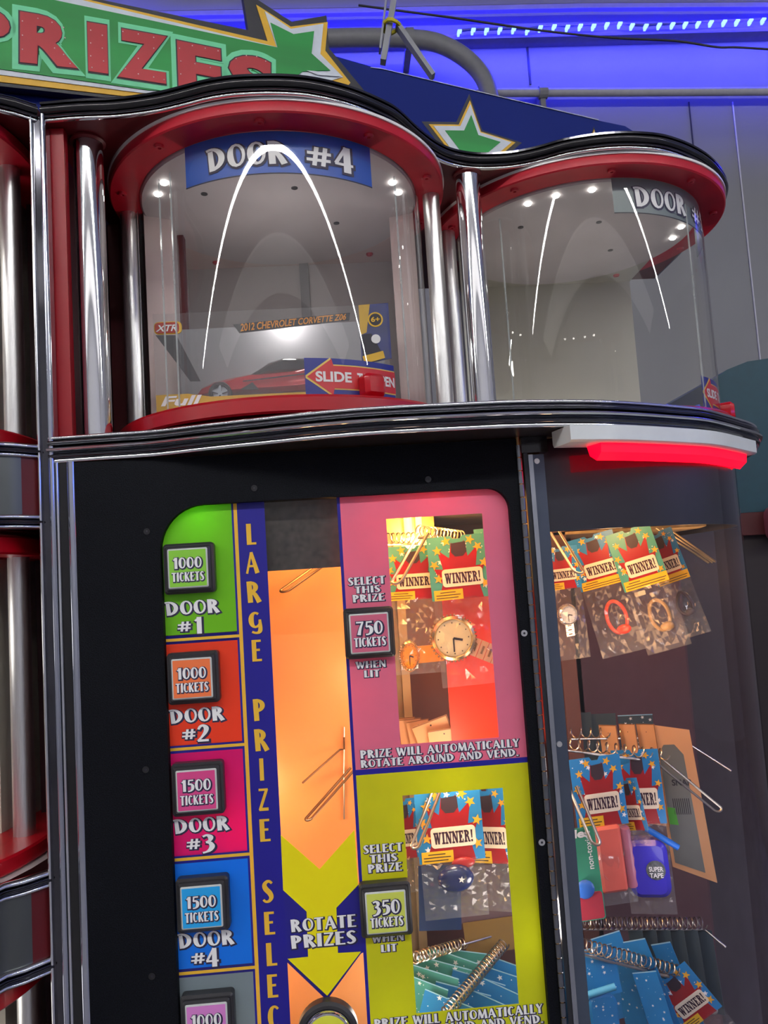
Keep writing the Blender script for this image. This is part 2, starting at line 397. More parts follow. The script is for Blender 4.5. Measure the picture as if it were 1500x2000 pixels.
# ledges and sheet joints of the back wall
q0, q1 = at(560, 26, 2.42), at(1500, 22, 2.42)
t = MB(); t.tube([at(300, 30, 2.40), at(760, 22, 2.40), at(1140, 14, 2.40), at(1900, 10, 2.40)], .014, 6)
tag(t.build('trim_1', mat('ledge_grey', (.16, .15, .17), .5)), kind='structure')
t = MB(); a = at(600, 140, 2.33); b = at(1900, 62, 2.33)
t.box((-3, 2.40, at(1200, 64, 2.40).z-.008), (4, 2.45, at(1200, 64, 2.40).z+.008))
tag(t.build('trim_2', mat('ledge_grey', (.16, .15, .17), .5)), kind='structure')
for i, (x, y0, y1, w) in enumerate(((1028, 72, 166, .006), (1430, 200, 2400, .004), (1345, 200, 2400, .003), (870, 200, 2400, .004))):
    a = at(x, y0, 2.45)
    tag(MB().box((a.x-w/2, 2.446, at(x, y1, 2.45).z if y1 < 2000 else .02), (a.x+w/2, 2.4505, a.z)).build('trim_%d' % (i+3), mat('joint_dark' if i != 1 else 'joint_light', (.02, .02, .03) if i != 1 else (.5, .5, .55), .5)), kind='structure')
# ceiling light line over the aisle
lt = empty('ceiling_light', 'long thin white light line hung over the aisle behind the camera', 'light', (0, -1.8, Z_(2.0)))
MB().tube([(-5.6, -1.8, Z_(1.95)), (5.6, -1.8, Z_(1.95))], .017, 8).build('light_tube', lamp_mat('tube_light', (1, .98, .95), TUBE_POWER), lt)
MB().box((-5.6, -1.83, Z_(1.965)), (5.6, -1.77, Z_(2.0))).build('light_channel', WHITE, lt)
for x in (-4, 0, 4): MB().tube([(x, -1.8, Z_(2.0)), (x, -1.8, 4.2)], .004, 6).build('hanger_rod', STEEL, lt)
# blue strip on the back wall
ls = empty('led_strip', 'strip of blue light dots along the top of the grey wall', 'light strip', at(1190, 62, 2.40))
dots = [(895, 65), (922, 62), (948, 62), (974, 61), (1001, 60), (1028, 62), (1053, 57), (1080, 55), (1106, 56), (1131, 54), (1157, 54), (1183, 51), (1208, 50), (1232, 53), (1259, 54), (1285, 52), (1311, 51), (1336, 50), (1361, 49), (1386, 47), (1412, 46), (1437, 45), (1463, 44), (1488, 42)]
BLED = lamp_mat('blue_led', (.16, .28, 1), 3.2)
for i, (x, y) in enumerate(dots):
    p = at(x, y+2, 2.36); MB().box((p.x-.0035, 2.352, p.z-.006), (p.x+.0035, 2.364, p.z+.006)).build('led', BLED, ls)
    p = at(x+4, y-3, 2.36); MB().box((p.x-.009, 2.352, p.z-.0025), (p.x+.004, 2.366, p.z+.0025)).build('led', BLED, ls)
t = MB(); t.tube([at(x, y-5, 2.372) for x, y in dots], .005, 6); t.build('carrier', mat('strip_carrier', (.05, .05, .3), .5), ls)
area('blue_strip_light', (.7, 2.385, at(1200, 62, 2.36).z-.01), (math.radians(35), 0, 0), 5.4, .02, BLUE_POWER*.42, (.015, .015, 1.0))
area('blue_strip_light_up', (.2, 2.37, at(1200, 62, 2.36).z+.03), (math.radians(140), 0, 0), 6.4, .03, BLUE_POWER*.5, (.015, .01, 1.0))
area('added_blue_light_right', (6.3, -1.5, 2.6), (math.radians(90), 0, math.radians(90)), 5, .25, 22, (.05, .15, 1.0))  # unseen blue light added for reflections in the trim
# pipes
PIPE = mat('pipe_grey', (.19, .19, .20), .5)
pe = empty('bent_pipe', 'grey elbow pipe curving down behind the blue header board', 'pipe', at(700, 74, 2.30))
pp = MB().tube(spline([at(560, 78, 2.30), at(700, 74, 2.30), at(800, 76, 2.30), at(860, 86, 2.30), at(915, 118, 2.30), at(948, 160, 2.30), at(965, 230, 2.30)], 6), .027, 14).build('pipe_run', PIPE, pe, smooth=True)
for x in (600, 800):
    a = at(x, 76, 2.30); MB().tube([a+Vector((-.012, 0, 0)), a+Vector((.012, 0, 0))], .031, 14).build('pipe_clip', PIPE, pe, smooth=True); MB().box((a.x-.01, 2.31, a.z-.008), (a.x+.01, 2.452, a.z+.008)).build('wall_bracket', PIPE, pe)
pr = empty('wall_pipe', 'straight light grey pipe running level along the wall to the right edge', 'pipe', at(1200, 178, 2.40))
MB().tube([at(930, 181, 2.40), at(1240, 180, 2.40), at(1900, 176, 2.40)], .0135, 12).build('pipe_run', mat('pipe_light', (.34, .34, .38), .5), pr, smooth=True)
a = at(1060, 181, 2.40); MB().tube([a+Vector((-.014, 0, 0)), a+Vector((.014, 0, 0))], .020, 12).build('coupling', PIPE, pr)
MB().box((a.x-.008, 2.40, a.z-.05), (a.x+.008, 2.45, a.z+.02)).build('pipe_clip', PIPE, pr)
cb = MB().tube(spline([at(700, 10, 2.1), at(780, 21, 2.1), at(880, 34, 2.1), at(1060, 60, 2.1), at(1200, 74, 2.1), at(1320, 80, 2.1), at(1400, 92, 2.1), at(1450, 93, 2.1), at(1620, 104, 2.1)], 5), .0032, 6).build('cable', mat('cable_black', (.012, .012, .02), .6)); tag(cb, 'thin black cable sagging across the blue lit wall', 'cable')
st = empty('steel_strut', 'grey metal strut tied with yellow above the header board', 'strut', at(760, 60, 1.5))
GREYM = mat('strut_grey', (.30, .31, .33), .45, .4)
for (xa, ya, xb, yb, w) in ((775, -30, 748, 122, 12), (758, -30, 742, 100, 4), (776, 50, 846, 150, 9)):
    a, b = at(xa, ya, 1.5), at(xb, yb, 1.5); d = (b-a).normalized(); n = Vector((d.z, 0, -d.x))*w/2/F*1.5
    mb = MB(); mb.add([(p.x, y, p.z) for y in (1.49, 1.51) for p in (a+n, b+n, b-n, a-n)], [(0,1,2,3),(7,6,5,4),(0,4,5,1),(1,5,6,2),(2,6,7,3),(3,7,4,0)])
    mb.build('strut_bar', GREYM, st)
a = at(765, 52, 1.5)
MB().tube([a+Vector((.02*math.cos(x)*.8, .02*math.sin(x), .003*math.sin(2*x))) for x in [k*PI/6 for k in range(13)]], .004, 6).build('yellow_tie', mat('yellow_tie', '#d8c820', .5), st)
# neighbouring teal machine at the right edge
tm = empty('arcade_machine', 'dark teal round topped arcade machine at the right edge', 'arcade machine', (1.0, 1.75, 0))
Pt = Plane((0, 1.65, 0))
top = [Pt.uv(x, y) for x, y in ((1386, 1010), (1386, 745), (1420, 722), (1460, 706), (1500, 700), (1560, 705), (1640, 740), (1700, 820), (1720, 1005))]
MB().prism(top, -.35, 0).build('round_top', mat('teal_body', '#06404f', .5), tm, Pt.M)
c0 = Pt.uv(1386, 1010); c1 = Pt.uv(1720, 1005)
MB().prism([c0, c1, (c1[0], .02), (c0[0], .02)], -.35, -.005).build('lower_cabinet', mat('near_black_brown', (.020, .012, .014), .6), tm, Pt.M)
b0 = Pt.uv(1440, 1003); b1 = Pt.uv(1720, 1030)
MB().rbox(b0[0], b1[1], b1[0], b0[1], 0, .012, .004).build('red_band', mat('dim_red', '#4c0c12', .5), tm, Pt.M)
b0 = Pt.uv(1483, 990); b1 = Pt.uv(1530, 1058)
MB().rbox(b0[0], b1[1], b1[0], b0[1], .012, .06, .022, .01).build('pink_knob', mat('pink_knob', '#b06070', .4), tm, Pt.M, smooth=True)

# ================================================================== PRIZE MACHINE
Y0 = .79                      # front face of the door
PN = Plane((0, Y0, 0))
ma = empty('prize_machine', 'black and chrome ticket prize machine with two clear cylinders on top', 'prize machine', (.1, 1.0, 0))
C1, C2 = (-.052, .963), (.356, 1.087)
RG, RC = .1733, .204
ZC0, ZC1, ZS1, ZM1 = Z_(.475), Z_(.4895), Z_(.4925), Z_(.508)
can = [(-.2808, .783), (-.242, .7795), (-.2035, .7787), (-.1633, .772), (-.136, .7635), (-.109, .7542), (-.083, .749), (-.0575, .7478), (-.0324, .7489), (-.0073, .7532), (.0182, .7624), (.0444, .7762), (.0719, .7966), (.0895, .8139), (.112, .847), (.1357, .8763), (.156, .8938), (.1792, .9042), (.2016, .9078), (.2325, .9063), (.2615, .8969), (.289, .8831), (.3172, .8752), (.3467, .8715), (.378, .8733), (.4123, .8817), (.4535, .904), (.494, .9357), (.53, .9756), (.5517, 1.0108), (.566, 1.06), (.57, 1.13), (.57, 1.30)]
canS = spline([Vector(p) for p in can], 4)
def inset(path, d):
    out = []
    for i, p in enumerate(path):
        t = (path[min(i+1, len(path)-1)]-path[max(i-1, 0)]).normalized(); out.append(p-Vector((t.y, -t.x))*d)
    return out
ins = inset(canS, .006)
MB().zprism([(p.x, p.y) for p in ins]+[(-.2808, 1.30)], ZC1+.0005, ZM1-.001).build('canopy_slab', DARKRED, ma)
h = ZM1-ZC1
for nm, a, b, d, m in (('canopy_bead', .0, .20, .0015, CHROME), ('canopy_bead', .20, .34, .004, DARKCHROME), ('canopy_bead', .34, .90, .0065, BLACKGLOSS), ('canopy_bead', .90, 1.0, .003, SATIN)):
    o = sweep(MB(), canS, bead(ZC1+h*a+.0003, ZC1+h*b-.0003, d, -.006)).build(nm, m, ma, smooth=True)
sweep(MB(), canS, [(-.008, ZM1-.002), (-.0005, ZM1-.002), (-.0005, ZM1+.0005), (-.008, ZM1+.0005)]).build('canopy_top_lip', DARKCHROME, ma)

def screw_ring(c, zz, r, n, off, parent):
    for k in range(n):
        a = off+2*PI*k/n
        x, y = c[0]+r*math.sin(a), c[1]-r*math.cos(a)
        MB().lathe((x, y), [(.0001, zz+.001), (.0052, zz+.001), (.0052, zz-.0012), (.0044, zz-.0028), (.0022, zz-.0028), (.0016, zz-.001), (.0001, zz-.001)], 12).build('cap_screw', REDCAP, parent, smooth=True)
def display(c, idx, label_text, label_mat, a0, a1, label_parts):
    """one clear display cylinder: cap ring, ceiling disc, glass, liner, base"""
    cap = MB().lathe(c, [(RG-.003, ZC0), (RC-.0015, ZC0), (RC, ZC0+.0015), (RC, ZC1-.002), (RC-.001, ZC1), (RG-.003, ZC1), (RG-.003, ZC0)], 128).build('cylinder_cap', REDCAP, ma, smooth=True)
    MB().lathe(c, [(RC-.002, ZC1-.0028), (RC+.0016, ZC1-.0026), (RC+.0016, ZC1+.0004), (RC-.002, ZC1+.0004), (RC-.002, ZC1-.0028)], 128).build('cap_rim', mat('rim_reflect_white', (.9, .9, .88), .25, 0, .02), ma)  # bright reflection along the rim put into its white colour
    screw_ring(c, ZC0, .189, 10, math.radians(-2), cap)
    cd = MB().lathe(c, [(.0005, ZC0-.0035), (RG-.006, ZC0-.0035), (RG-.004, ZC0-.0015), (RG-.004, ZC0+.004), (.0005, ZC0+.004)], 96).build('ceiling_disc', CEILDISC, ma, smooth=True)
    for a, r in ((math.radians(20), .06), (math.radians(-60), .10), (math.radians(120), .08)):
        MB().lathe((c[0]+r*math.sin(a), c[1]-r*math.cos(a)), [(.0002, ZC0-.002), (.004, ZC0-.002), (.004, ZC0-.0042), (.0002, ZC0-.0042)], 10).build('fastener', RUBBER, cd)
    return cap, cd
def glass_wall(c):
    MB().lathe(c, [(RG, Z_(.187)), (RG, ZC0)], 128, 0, 2*PI).build('glass_cylinder', GLASS, ma, smooth=True)
for ci, c in enumerate((C1, C2)):
    cap, cd = display(c, ci, '', None, 0, 0, None)
    glass_wall(c)
    # base disc
    zb = Z_(.187)
    RB = RC if ci == 0 else .186
    bs = MB().lathe(c, [(.0005, zb), (RB-.003, zb), (RB, zb-.003), (RB, zb-.016), (RB-.002, zb-.018), (.0005, zb-.018)], 128).build('cylinder_base', RED, ma, smooth=True)
    a = math.radians(-9)
    MB().sphere((c[0]+.184*math.sin(math.radians(-1)), c[1]-.184*math.cos(math.radians(-1)), zb+.0008), .006, 12, 6, (1, 1, .45)).build('base_screw', RED, bs, smooth=True)
    # vertical seam strips of the sliding door (edge of acrylic)
    for ang in ((-47, -40, 52) if ci == 0 else (-49, 38)):
        a = math.radians(ang); x, y = c[0]+(RG-.002)*math.sin(a), c[1]-(RG-.002)*math.cos(a)
        MB().tube([(x, y, zb), (x, y, ZC0-.02)], .0011, 6).build('glass_edge', clear('acrylic_edge', (.9, .92, .92), 1.6, .05, .35, (.75, .8, .8)), ma)
# ceiling lamps inside the cylinders
PUCK = lamp_mat('white_puck', (1, .96, .90), 26)
for c, angs in ((C1, (-69, -58, 66, 76)), (C2, (-38, -24, -7, 6, 78, 92))):
    for ang in angs:
        a = math.radians(ang); r = .150
        x, y = c[0]+r*math.sin(a), c[1]-r*math.cos(a)
        MB().lathe((x, y), [(.0002, ZC0-.002), (.0042, ZC0-.002), (.0042, ZC0-.005), (.0030, ZC0-.0058), (.0002, ZC0-.0058)], 12).build('cylinder_lamp', PUCK, ma)
for c in (C1, C2): point('cylinder_fill', (c[0], c[1]-.03, Z_(.33 if c is C1 else .205)), .36, (1, .95, .9), .012)  # added fill light in each cylinder, set low where no lamp hangs
# liners
def liner(c, pts, m, z0=Z_(.187), z1=ZC0, name='back_liner', th=.003):
    P = [Vector((c[0]+x, c[1]+y)) for x, y in pts]
    sweep(MB(), P, [(0, z0), (0, z1), (-th, z1), (-th, z0)]).build(name, m, ma)
liner(C1, [(-.170, .0), (-.138, .012)], PINKBACK, name='side_liner')
liner(C1, [(-.138, .012), (-.150, .180), (.150, .180), (.138, .03)], GREYBACK)
liner(C1, [(.138, .03), (.168, .02)], PINKBACK, name='side_liner')
MB().box((C1[0]+.013, C1[1]+.170, Z_(.19)), (C1[0]+.026, C1[1]+.178, ZC0)).build('back_rib', mat('rib_grey', (.2, .19, .2), .5), ma)
LIN2 = mat('greenish_liner', (.47, .46, .39), .45, 0, .06, 6)
liner(C2, [(-.168, -.01), (-.138, .0)], mat('pale_liner', (.62, .62, .54), .45, 0, .05, 6), name='side_liner')
liner(C2, [(-.138, .0), (-.150, .180), (.150, .180)], LIN2)
for c, x1 in ((C1, .150), (C2, .150)):
    MB().box((c[0]-.150, c[1]+.03, ZC0-.0002), (c[0]+x1, c[1]+.182, ZC0+.0008)).build('rear_soffit', PINKBACK if c is C1 else LIN2, ma)  # pink of the left soffit is reflection put into the colour
MB().lathe(C2, [(.0005, Z_(.1885)), (.168, Z_(.1885)), (.168, Z_(.1872)), (.0005, Z_(.1872))], 64).build('inner_floor', CREAM, ma)

# red walls behind the columns
zlo, zhi = Z_(.150), ZC1
MB().box((at(85, 500, .80).x-.004, .80, zlo), (at(131, 500, .80).x, .812, zhi)).build('red_side_panel', REDWALL, ma)
MB().box((-.283, 1.02, zlo), (-.185, 1.035, zhi)).build('red_back_shaded', DARKRED, ma)  # red wall in shadow, its shade put into the darker red
# chrome columns
def column(x, y, r, z0, z1, name, parent, m=CHROME, collar=True):
    MB().lathe((x, y), [(r, z0), (r, z1)], 48).build(name, m, parent, smooth=True)
    if collar:
        MB().lathe((x, y), [(r+.0003, z1-.004), (r+.003, z1-.002), (r+.003, z1)], 32).build('column_collar', DARKRED, parent, smooth=True)
column(-.2465, .826, .0155, Z_(.158), ZC1, 'front_column', ma)
column(.1790, .925, .0150, Z_(.158), ZC1, 'front_column', ma)
for c, angs in ((C1, (-90.5, 85)), (C2, (-80,))):
    for ang in angs:
        a = math.radians(ang); column(c[0]+.1885*math.sin(a), c[1]-.1885*math.cos(a), .0105, Z_(.17), ZC0, 'rear_column', ma, STEEL, False)

# shelf moulding between the cylinders and the door
she = [(-.2815, .783), (-.2272, .7784), (-.1768, .7741), (-.1245, .7581), (-.0741, .7449), (-.0253, .732), (.0225, .7237), (.07, .7219), (.1183, .7230), (.1668, .7248), (.2182, .7339), (.2618, .7456), (.3042, .7638), (.351, .788), (.396, .8152), (.4603, .8753), (.508, .925), (.538, .975), (.558, 1.03), (.566, 1.10), (.566, 1.30)]
sheS = spline([Vector(p) for p in she], 5)
SZ0, SZ1 = Z_(.1365), Z_(.1630)
hh = SZ1-SZ0
for a, b, d, m in ((0, .15, .001, CHROME), (.15, .33, .0045, DARKCHROME), (.33, .37, .002, SATIN), (.37, .57, .0085, CHROME), (.57, .60, .002, DARKCHROME), (.60, .84, .0055, DARKCHROME), (.84, 1.0, .0035, CHROME)):  # dark beads are chrome ribs with black reflection put into the colour
    sweep(MB(), sheS, bead(SZ0+hh*a, SZ0+hh*b, d, -.004)).build('shelf_bead', m, ma, smooth=True)
shi = inset(sheS, .005)
MB().zprism([(p.x, p.y) for p in shi]+[(-.2815, 1.30)], SZ0+.0005, SZ1-.0005).build('shelf_slab', mat('shelf_underside', (.05, .045, .05), .3, .5), ma)

# ---- door, its opening and the printed sheet
def U(px, py=None): return PN.uv(px, py)
def curve_plate(outer, holes, n0, n1, name, m, parent, M):
    """flat plate with holes: outline quads between sorted vertical bands would be clumsy, a filled curve is exact"""
    c = bpy.data.curves.new(name, 'CURVE'); c.dimensions = '2D'; c.fill_mode = 'BOTH'; c.extrude = (n1-n0)/2
    for ring in [outer]+holes:
        s = c.splines.new('POLY'); s.points.add(len(ring)-1); s.use_cyclic_u = True
        for p, q in zip(s.points, ring): p.co = (q[0], q[1], 0, 1)
    o = bpy.data.objects.new(name, c); COL.objects.link(o)
    dg = bpy.context.evaluated_depsgraph_get(); me = bpy.data.meshes.new_from_object(o.evaluated_get(dg))
    mb = MB(); mb.add([(v.co.x, v.co.y, v.co.z+(n0+n1)/2) for v in me.vertices], [tuple(p.vertices) for p in me.polygons])
    bpy.data.objects.remove(o); bpy.data.curves.remove(c); bpy.data.meshes.remove(me)
    return mb.build(name, m, parent, M)
def rrect(x0, y0, x1, y1, rtl, rtr, rbr, rbl, n=10):     # y1 = top
    out = []
    for cx_, cy_, r, s in ((x1-rtr, y1-rtr, rtr, 0), (x0+rtl, y1-rtl, rtl, 90), (x0+rbl, y0+rbl, rbl, 180), (x1-rbr, y0+rbr, rbr, 270)):
        for k in range(n+1):
            a = math.radians(s+90*k/n); out.append((cx_+r*math.cos(a), cy_+r*math.sin(a)))
    return out
uL = U(322.5, 1240)[0]; uR = U(1031, 1480)[0]; vT = (U(456, 982)[1]+U(900, 958)[1])/2
dl, dr = U(160, 1400)[0], U(1048, 1400)[0]
vtop = SZ0-.001; vbot = .62
DT = .006
curve_plate([(dl, .30), (dr, .30), (dr, vtop), (dl, vtop)], [rrect(uL, vbot, uR, vT, .043, .022, .02, .02)], -.012, DT, 'door_panel', FELT, ma, PN.M)
for x, y in ((835, 938), (498, 955), (1021, 1236), (1055, 1641), (290, 1039), (288, 1500), (300, 1900)):
    u, v = U(x, y)
    s = MB(); prof = 14
    s.disc((u, v), .0032, 14, DT, DT+.0009).build('door_screw', mat('dark_screw', (.05, .05, .055), .25, .8) if x < 1000 else STEEL, ma, PN.M)
    MB().disc((u, v), .0012, 6, DT+.0009, DT+.0011).build('screw_socket', INKBLACK, ma, PN.M)
# clear sheet behind the door
SHEET = empty_m = None
MB().box((uL-.005, vbot-.005, -.0035), (uR+.005, vT+.005, -.0030)).build('clear_sheet', clear('sheet_acrylic', (.97, .97, .97), 1.35, .01, .008), ma, PN.M)
TR = .25
def ink(name, col, trn=TR): return mat(name, col, .42, 0, .03, 30, trans=trn)
NAVY = ink('navy_ink', '#221c96', .1); GREENI = ink('green_ink', '#86dc22', .35); ORI = ink('red_orange_ink', '#ff4a24'); MAG = ink('magenta_ink', '#e8107c')
BLU = ink('blue_ink', '#0f86ff'); GRY = ink('grey_ink', '#8a9aa2'); PINK = ink('pink_ink', '#ec7c9c', .22); LIME = ink('lime_ink', '#dbe01c', .3); YEL = ink('yellow_ink', '#fff000', .05)
n_ = -.0029
def field(name, x0, y0, x1, y1, m, n=None, parent=ma):   # local box, thin print
    n = n if n is not None else n_
    return MB().box((min(x0, x1), min(y0, y1), n-.0002), (max(x0, x1), max(y0, y1), n)).build(name, m, parent, PN.M)
uG = U(450.5, 985)[0]; ug0, ug1 = U(454.5, 985)[0], U(461.5, 985)[0]; uO = U(515.5, 985)[0]; uP0, uP1 = U(657.5, 975)[0], U(663.5, 975)[0]
# navy backing strip (column with the vertical lettering)
field('navy_stripe', ug1, vbot, uO, vT+.004, NAVY)
field('navy_stripe', uG, vbot, ug0, vT+.004, NAVY)
field('gold_line', ug0, vbot, ug1, vT+.004, GOLDINK)
field('navy_stripe', uP0, vbot, uP1, vT+.004, NAVY)
rows = [(None, 1237.5, GREENI, 393), (1254.5, 1453.5, ORI, 402), (1468, 1669, MAG, 412), (1683.5, 1890, BLU, 421), (1906.5, None, GRY, 425)]
golds = [(1247, 393), (1460.5, 403), (1676, 412), (1898.5, 424)]
for y0, y1, m, x in rows:
    a = U(x, y0)[1] if y0 else vT+.004; b = U(x, y1)[1] if y1 else vbot
    field('price_field', uL-.004, b, uG, a, m)
for y, x in golds:
    v = U(x, y)[1]
    field('navy_stripe', uL-.004, v-.0042, uG, v+.0042, NAVY, n_-.0001)
    field('gold_line', uL-.004, v-.0014, ug0, v+.0014, GOLDINK, n_+.0001)
# pink and lime fields with their windows
def wq(*p):
    us = [U(*q) for q in p]; x0 = (us[0][0]+us[3][0])/2; x1 = (us[1][0]+us[2][0])/2
    return x0, (us[2][1]+us[3][1])/2, x1, (us[0][1]+us[1][1])/2
w1 = wq((753.3, 1012.4), (943, 1002.8), (975, 1441.5), (784, 1455)); w2 = wq((786, 1554.5), (983.8, 1541), (1014, 1963.5), (814, 1982.5))
vD1, vD0 = U(862, 1492.5)[1], U(865, 1503)[1]
uRR = uR+.004
def rect(x0, y0, x1, y1): return [(x0, y0), (x1, y0), (x1, y1), (x0, y1)]
curve_plate(rect(uP1, vD1, uRR, vT+.004), [rect(*w1)], n_-.0002, n_, 'price_field', PINK, ma, PN.M)
curve_plate(rect(uP1, vbot, uRR, vD0), [rect(*w2)], n_-.0002, n_, 'price_field', LIME, ma, PN.M)
field('navy_stripe', uP1, vD0, uRR, vD1, NAVY)
# central arrow
z2 = lambda x, y: U(300+x/3.3333, 1450+y/3.3333)
MB().prism([z2(822, 975), z2(845, 970), z2(995, 1110), z2(1190, 1085), z2(1330, 935), z2(1365, 930), z2(1375, 1372), z2(1350, 1385), z2(1127, 1690), z2(866, 1440), z2(845, 1418)], n_-.0002, n_-.0001).build('arrow_backing', NAVY, ma, PN.M)
MB().prism([z2(826, 608), z2(1080, 832), z2(1308, 575), z2(1332, 935), z2(1190, 1085), z2(1200, 1380), z2(1350, 1372), z2(1130, 1660), z2(870, 1418), z2(1005, 1405), z2(995, 1110), z2(842, 970)], n_-.0001, n_+.0001).build('arrow_print', YEL, ma, PN.M)
# lettering
S0 = Y0/F*1.005
INKSH = mat('lettering_shadow', (.022, .018, .06), .5)
def ptext(s, px, py, w, h, m=INKWHITE, shadow=True, n=None, parent=ma, gl=GL, plane=PN, e=.075):
    n = n if n is not None else n_+.0003
    u, v = plane.uv(px, py); k = S0*(abs(plane.o.y)/Y0); box = (u-w*k/2, v-h*k/2, u+w*k/2, v+h*k/2)
    if shadow:
        d = strokes_mb(s, gl, e); o = (h*k*.055, -h*k*.055)
        vs, fs = fit_text(d, (box[0]+o[0], box[1]+o[1], box[2]+o[0], box[3]+o[1]), n)
        MB().add(vs, fs).build('lettering_shadow', INKSH, parent, plane.M)
    vs, fs = fit_text(strokes_mb(s, gl, .012), box, n+.0003)
    return MB().add(vs, fs).build('lettering', m, parent, plane.M)
for y, s, x in ((1186, '#1', 375), (1397, '#2', 384), (1612, '#3', 393), (1836, '#4', 402)):
    ptext('DOOR', x, y, 102, 26); ptext(s[0], x-16, y+36, 27, 24); ptext(s[1], x+12, y+35.5, 14 if s == '#1' else 24, 31)
for ch, x, y, w in (('L', 490, 1043, 19), ('A', 492, 1099, 26), ('R', 495, 1156, 27), ('G', 498, 1216, 27), ('E', 501, 1271, 19), ('P', 506, 1387, 24), ('R', 510, 1446, 27), ('I', 510.5, 1504, 9), ('Z', 514, 1563, 20), ('E', 517, 1623, 20),
                    ('S', 523, 1743, 22), ('E', 526, 1805, 20), ('L', 530, 1866, 20), ('E', 532, 1928, 20), ('C', 535, 1989, 24), ('T', 538, 2050, 24)):
    ptext(ch, x, y, w, 40, GOLDINK, False)
ptext('ROTATE', 631.5, 1805, 122, 22); ptext('PRIZES', 632, 1837, 122, 23)
for s, x, y, w, h_ in (('SELECT', 716, 1134, 72, 15), ('THIS', 718, 1151, 50, 13), ('PRIZE', 720, 1167.5, 62, 14), ('WHEN', 724.5, 1298, 58, 13), ('LIT', 726.5, 1316, 30, 13), ('PRIZE WILL AUTOMATICALLY', 860, 1463, 306, 15), ('ROTATE AROUND AND VEND.', 860, 1481.5, 304, 14),
                      ('SELECT', 748, 1658, 74, 15), ('THIS', 749.5, 1677.5, 52, 14), ('PRIZE', 752, 1696, 64, 15), ('WHEN', 758, 1833, 60, 14), ('LIT', 760, 1853.5, 30, 13), ('PRIZE WILL AUTOMATICALLY', 897, 1987, 316, 16), ('ROTATE AROUND AND VEND.', 900, 2007, 312, 15)):
    ptext(s, x, y, w, h_, e=.09)
# square push buttons
def button(px, py, num, colr, top='TICKETS', name='ticket_button', label=None):
    u, v = U(px, py); s = .0245
    b = MB().rbox(u-s, v-s, u+s, v+s, -.0035, .0085, .0035, .002).build(name, RUBBER, ma, PN.M, smooth=True)
    if label: b['label'] = label
    MB().rbox(u-s+.0028, v-s+.0028, u+s-.0028, v+s-.0028, .007, .0125, .002, .0015).build('bezel', mat('button_bezel', (.05, .05, .055), .25, .3), b, PN.M, smooth=True)
    m = mat('button_'+colr[0], colr[1], .2, 0, .03, 30, emit=.12, coat=.5)
    MB().rbox(u-.0192, v-.0192, u+.0192, v+.0192, .0100, .0135, .0015, .001).build('button_cap', clear('button_clear', (.9, .9, .9), 1.49, .05, .25, (.8, .8, .8)) if False else mat('button_rim', (.62, .66, .64), .15, 0, .05), b, PN.M, smooth=True)
    MB().rbox(u-.0177, v-.0177, u+.0177, v+.0177, .0130, .0138, .0006, .0002).build('button_face', m, b, PN.M)
    w = {4: .027, 3: .026}[len(num)]
    for s_, cy_, ww, hh_ in ((num, .0052, w, .0105 if len(num) == 4 else .0125), (top, -.0082, .031, .0085)):
        for e, mm, dn, oo in ((.10, INKSH, .01395, .0005), (.012, INKWHITE, .0141, 0)):
            vs, fs = fit_text(strokes_mb(s_, GL, e), (u-ww/2+oo, v+cy_-hh_/2-oo, u+ww/2+oo, v+cy_+hh_/2-oo), dn)
            MB().add(vs, fs).build('lettering' if e < .05 else 'lettering_shadow', mm, b, PN.M)
button(372, 1110, '1000', ('green', '#84c63c'), label='green 1000 tickets button'); button(380, 1322, '1000', ('orange', '#ea7540'), label='orange 1000 tickets button')
button(389, 1537, '1500', ('pink', '#cf4483'), label='magenta 1500 tickets button'); button(398.5, 1761, '1500', ('blue', '#189be0'), label='blue 1500 tickets button')
button(408.5, 1988, '1000', ('violet', '#cc7cc4'), label='lilac 1000 tickets button'); button(721, 1235, '750', ('rose', '#c8607a'), label='rose 750 tickets button'); button(753, 1771, '350', ('lime', '#c3cc55'), label='lime 350 tickets button')
# round button under the arrow
u, v = U(641, 2012)
rb_ = MB(); rb_.add([], [])
def lathe_n(mb, c, prof, n=40):     # axis along local n
    vs = []; fs = []
    for r, z in prof:
        for k in range(n): vs.append((c[0]+r*math.cos(2*PI*k/n), c[1]+r*math.sin(2*PI*k/n), z))
    for i in range(len(prof)-1):
        for k in range(n): fs.append((i*n+k, i*n+(k+1) % n, (i+1)*n+(k+1) % n, (i+1)*n+k))
    return mb.add(vs, fs)
rbn = lathe_n(MB(), (u, v), [(.0285, -.0035), (.0285, .006), (.026, .0085), (.023, .0085), (.0225, .004)]).build('round_button', RUBBER, ma, PN.M, smooth=True)
lathe_n(MB(), (u, v), [(.0225, .004), (.0225, .0105), (.021, .0125), (.0195, .0125), (.0195, .010)]).build('bezel', CHROME, rbn, PN.M, smooth=True)
lathe_n(MB(), (u, v), [(.0195, .009), (.0195, .0118), (.018, .013), (.0001, .0135)]).build('button_cap', mat('button_yellowgreen', '#c9cc30', .2, 0, .03, emit=.12, coat=.5), rbn, PN.M, smooth=True)

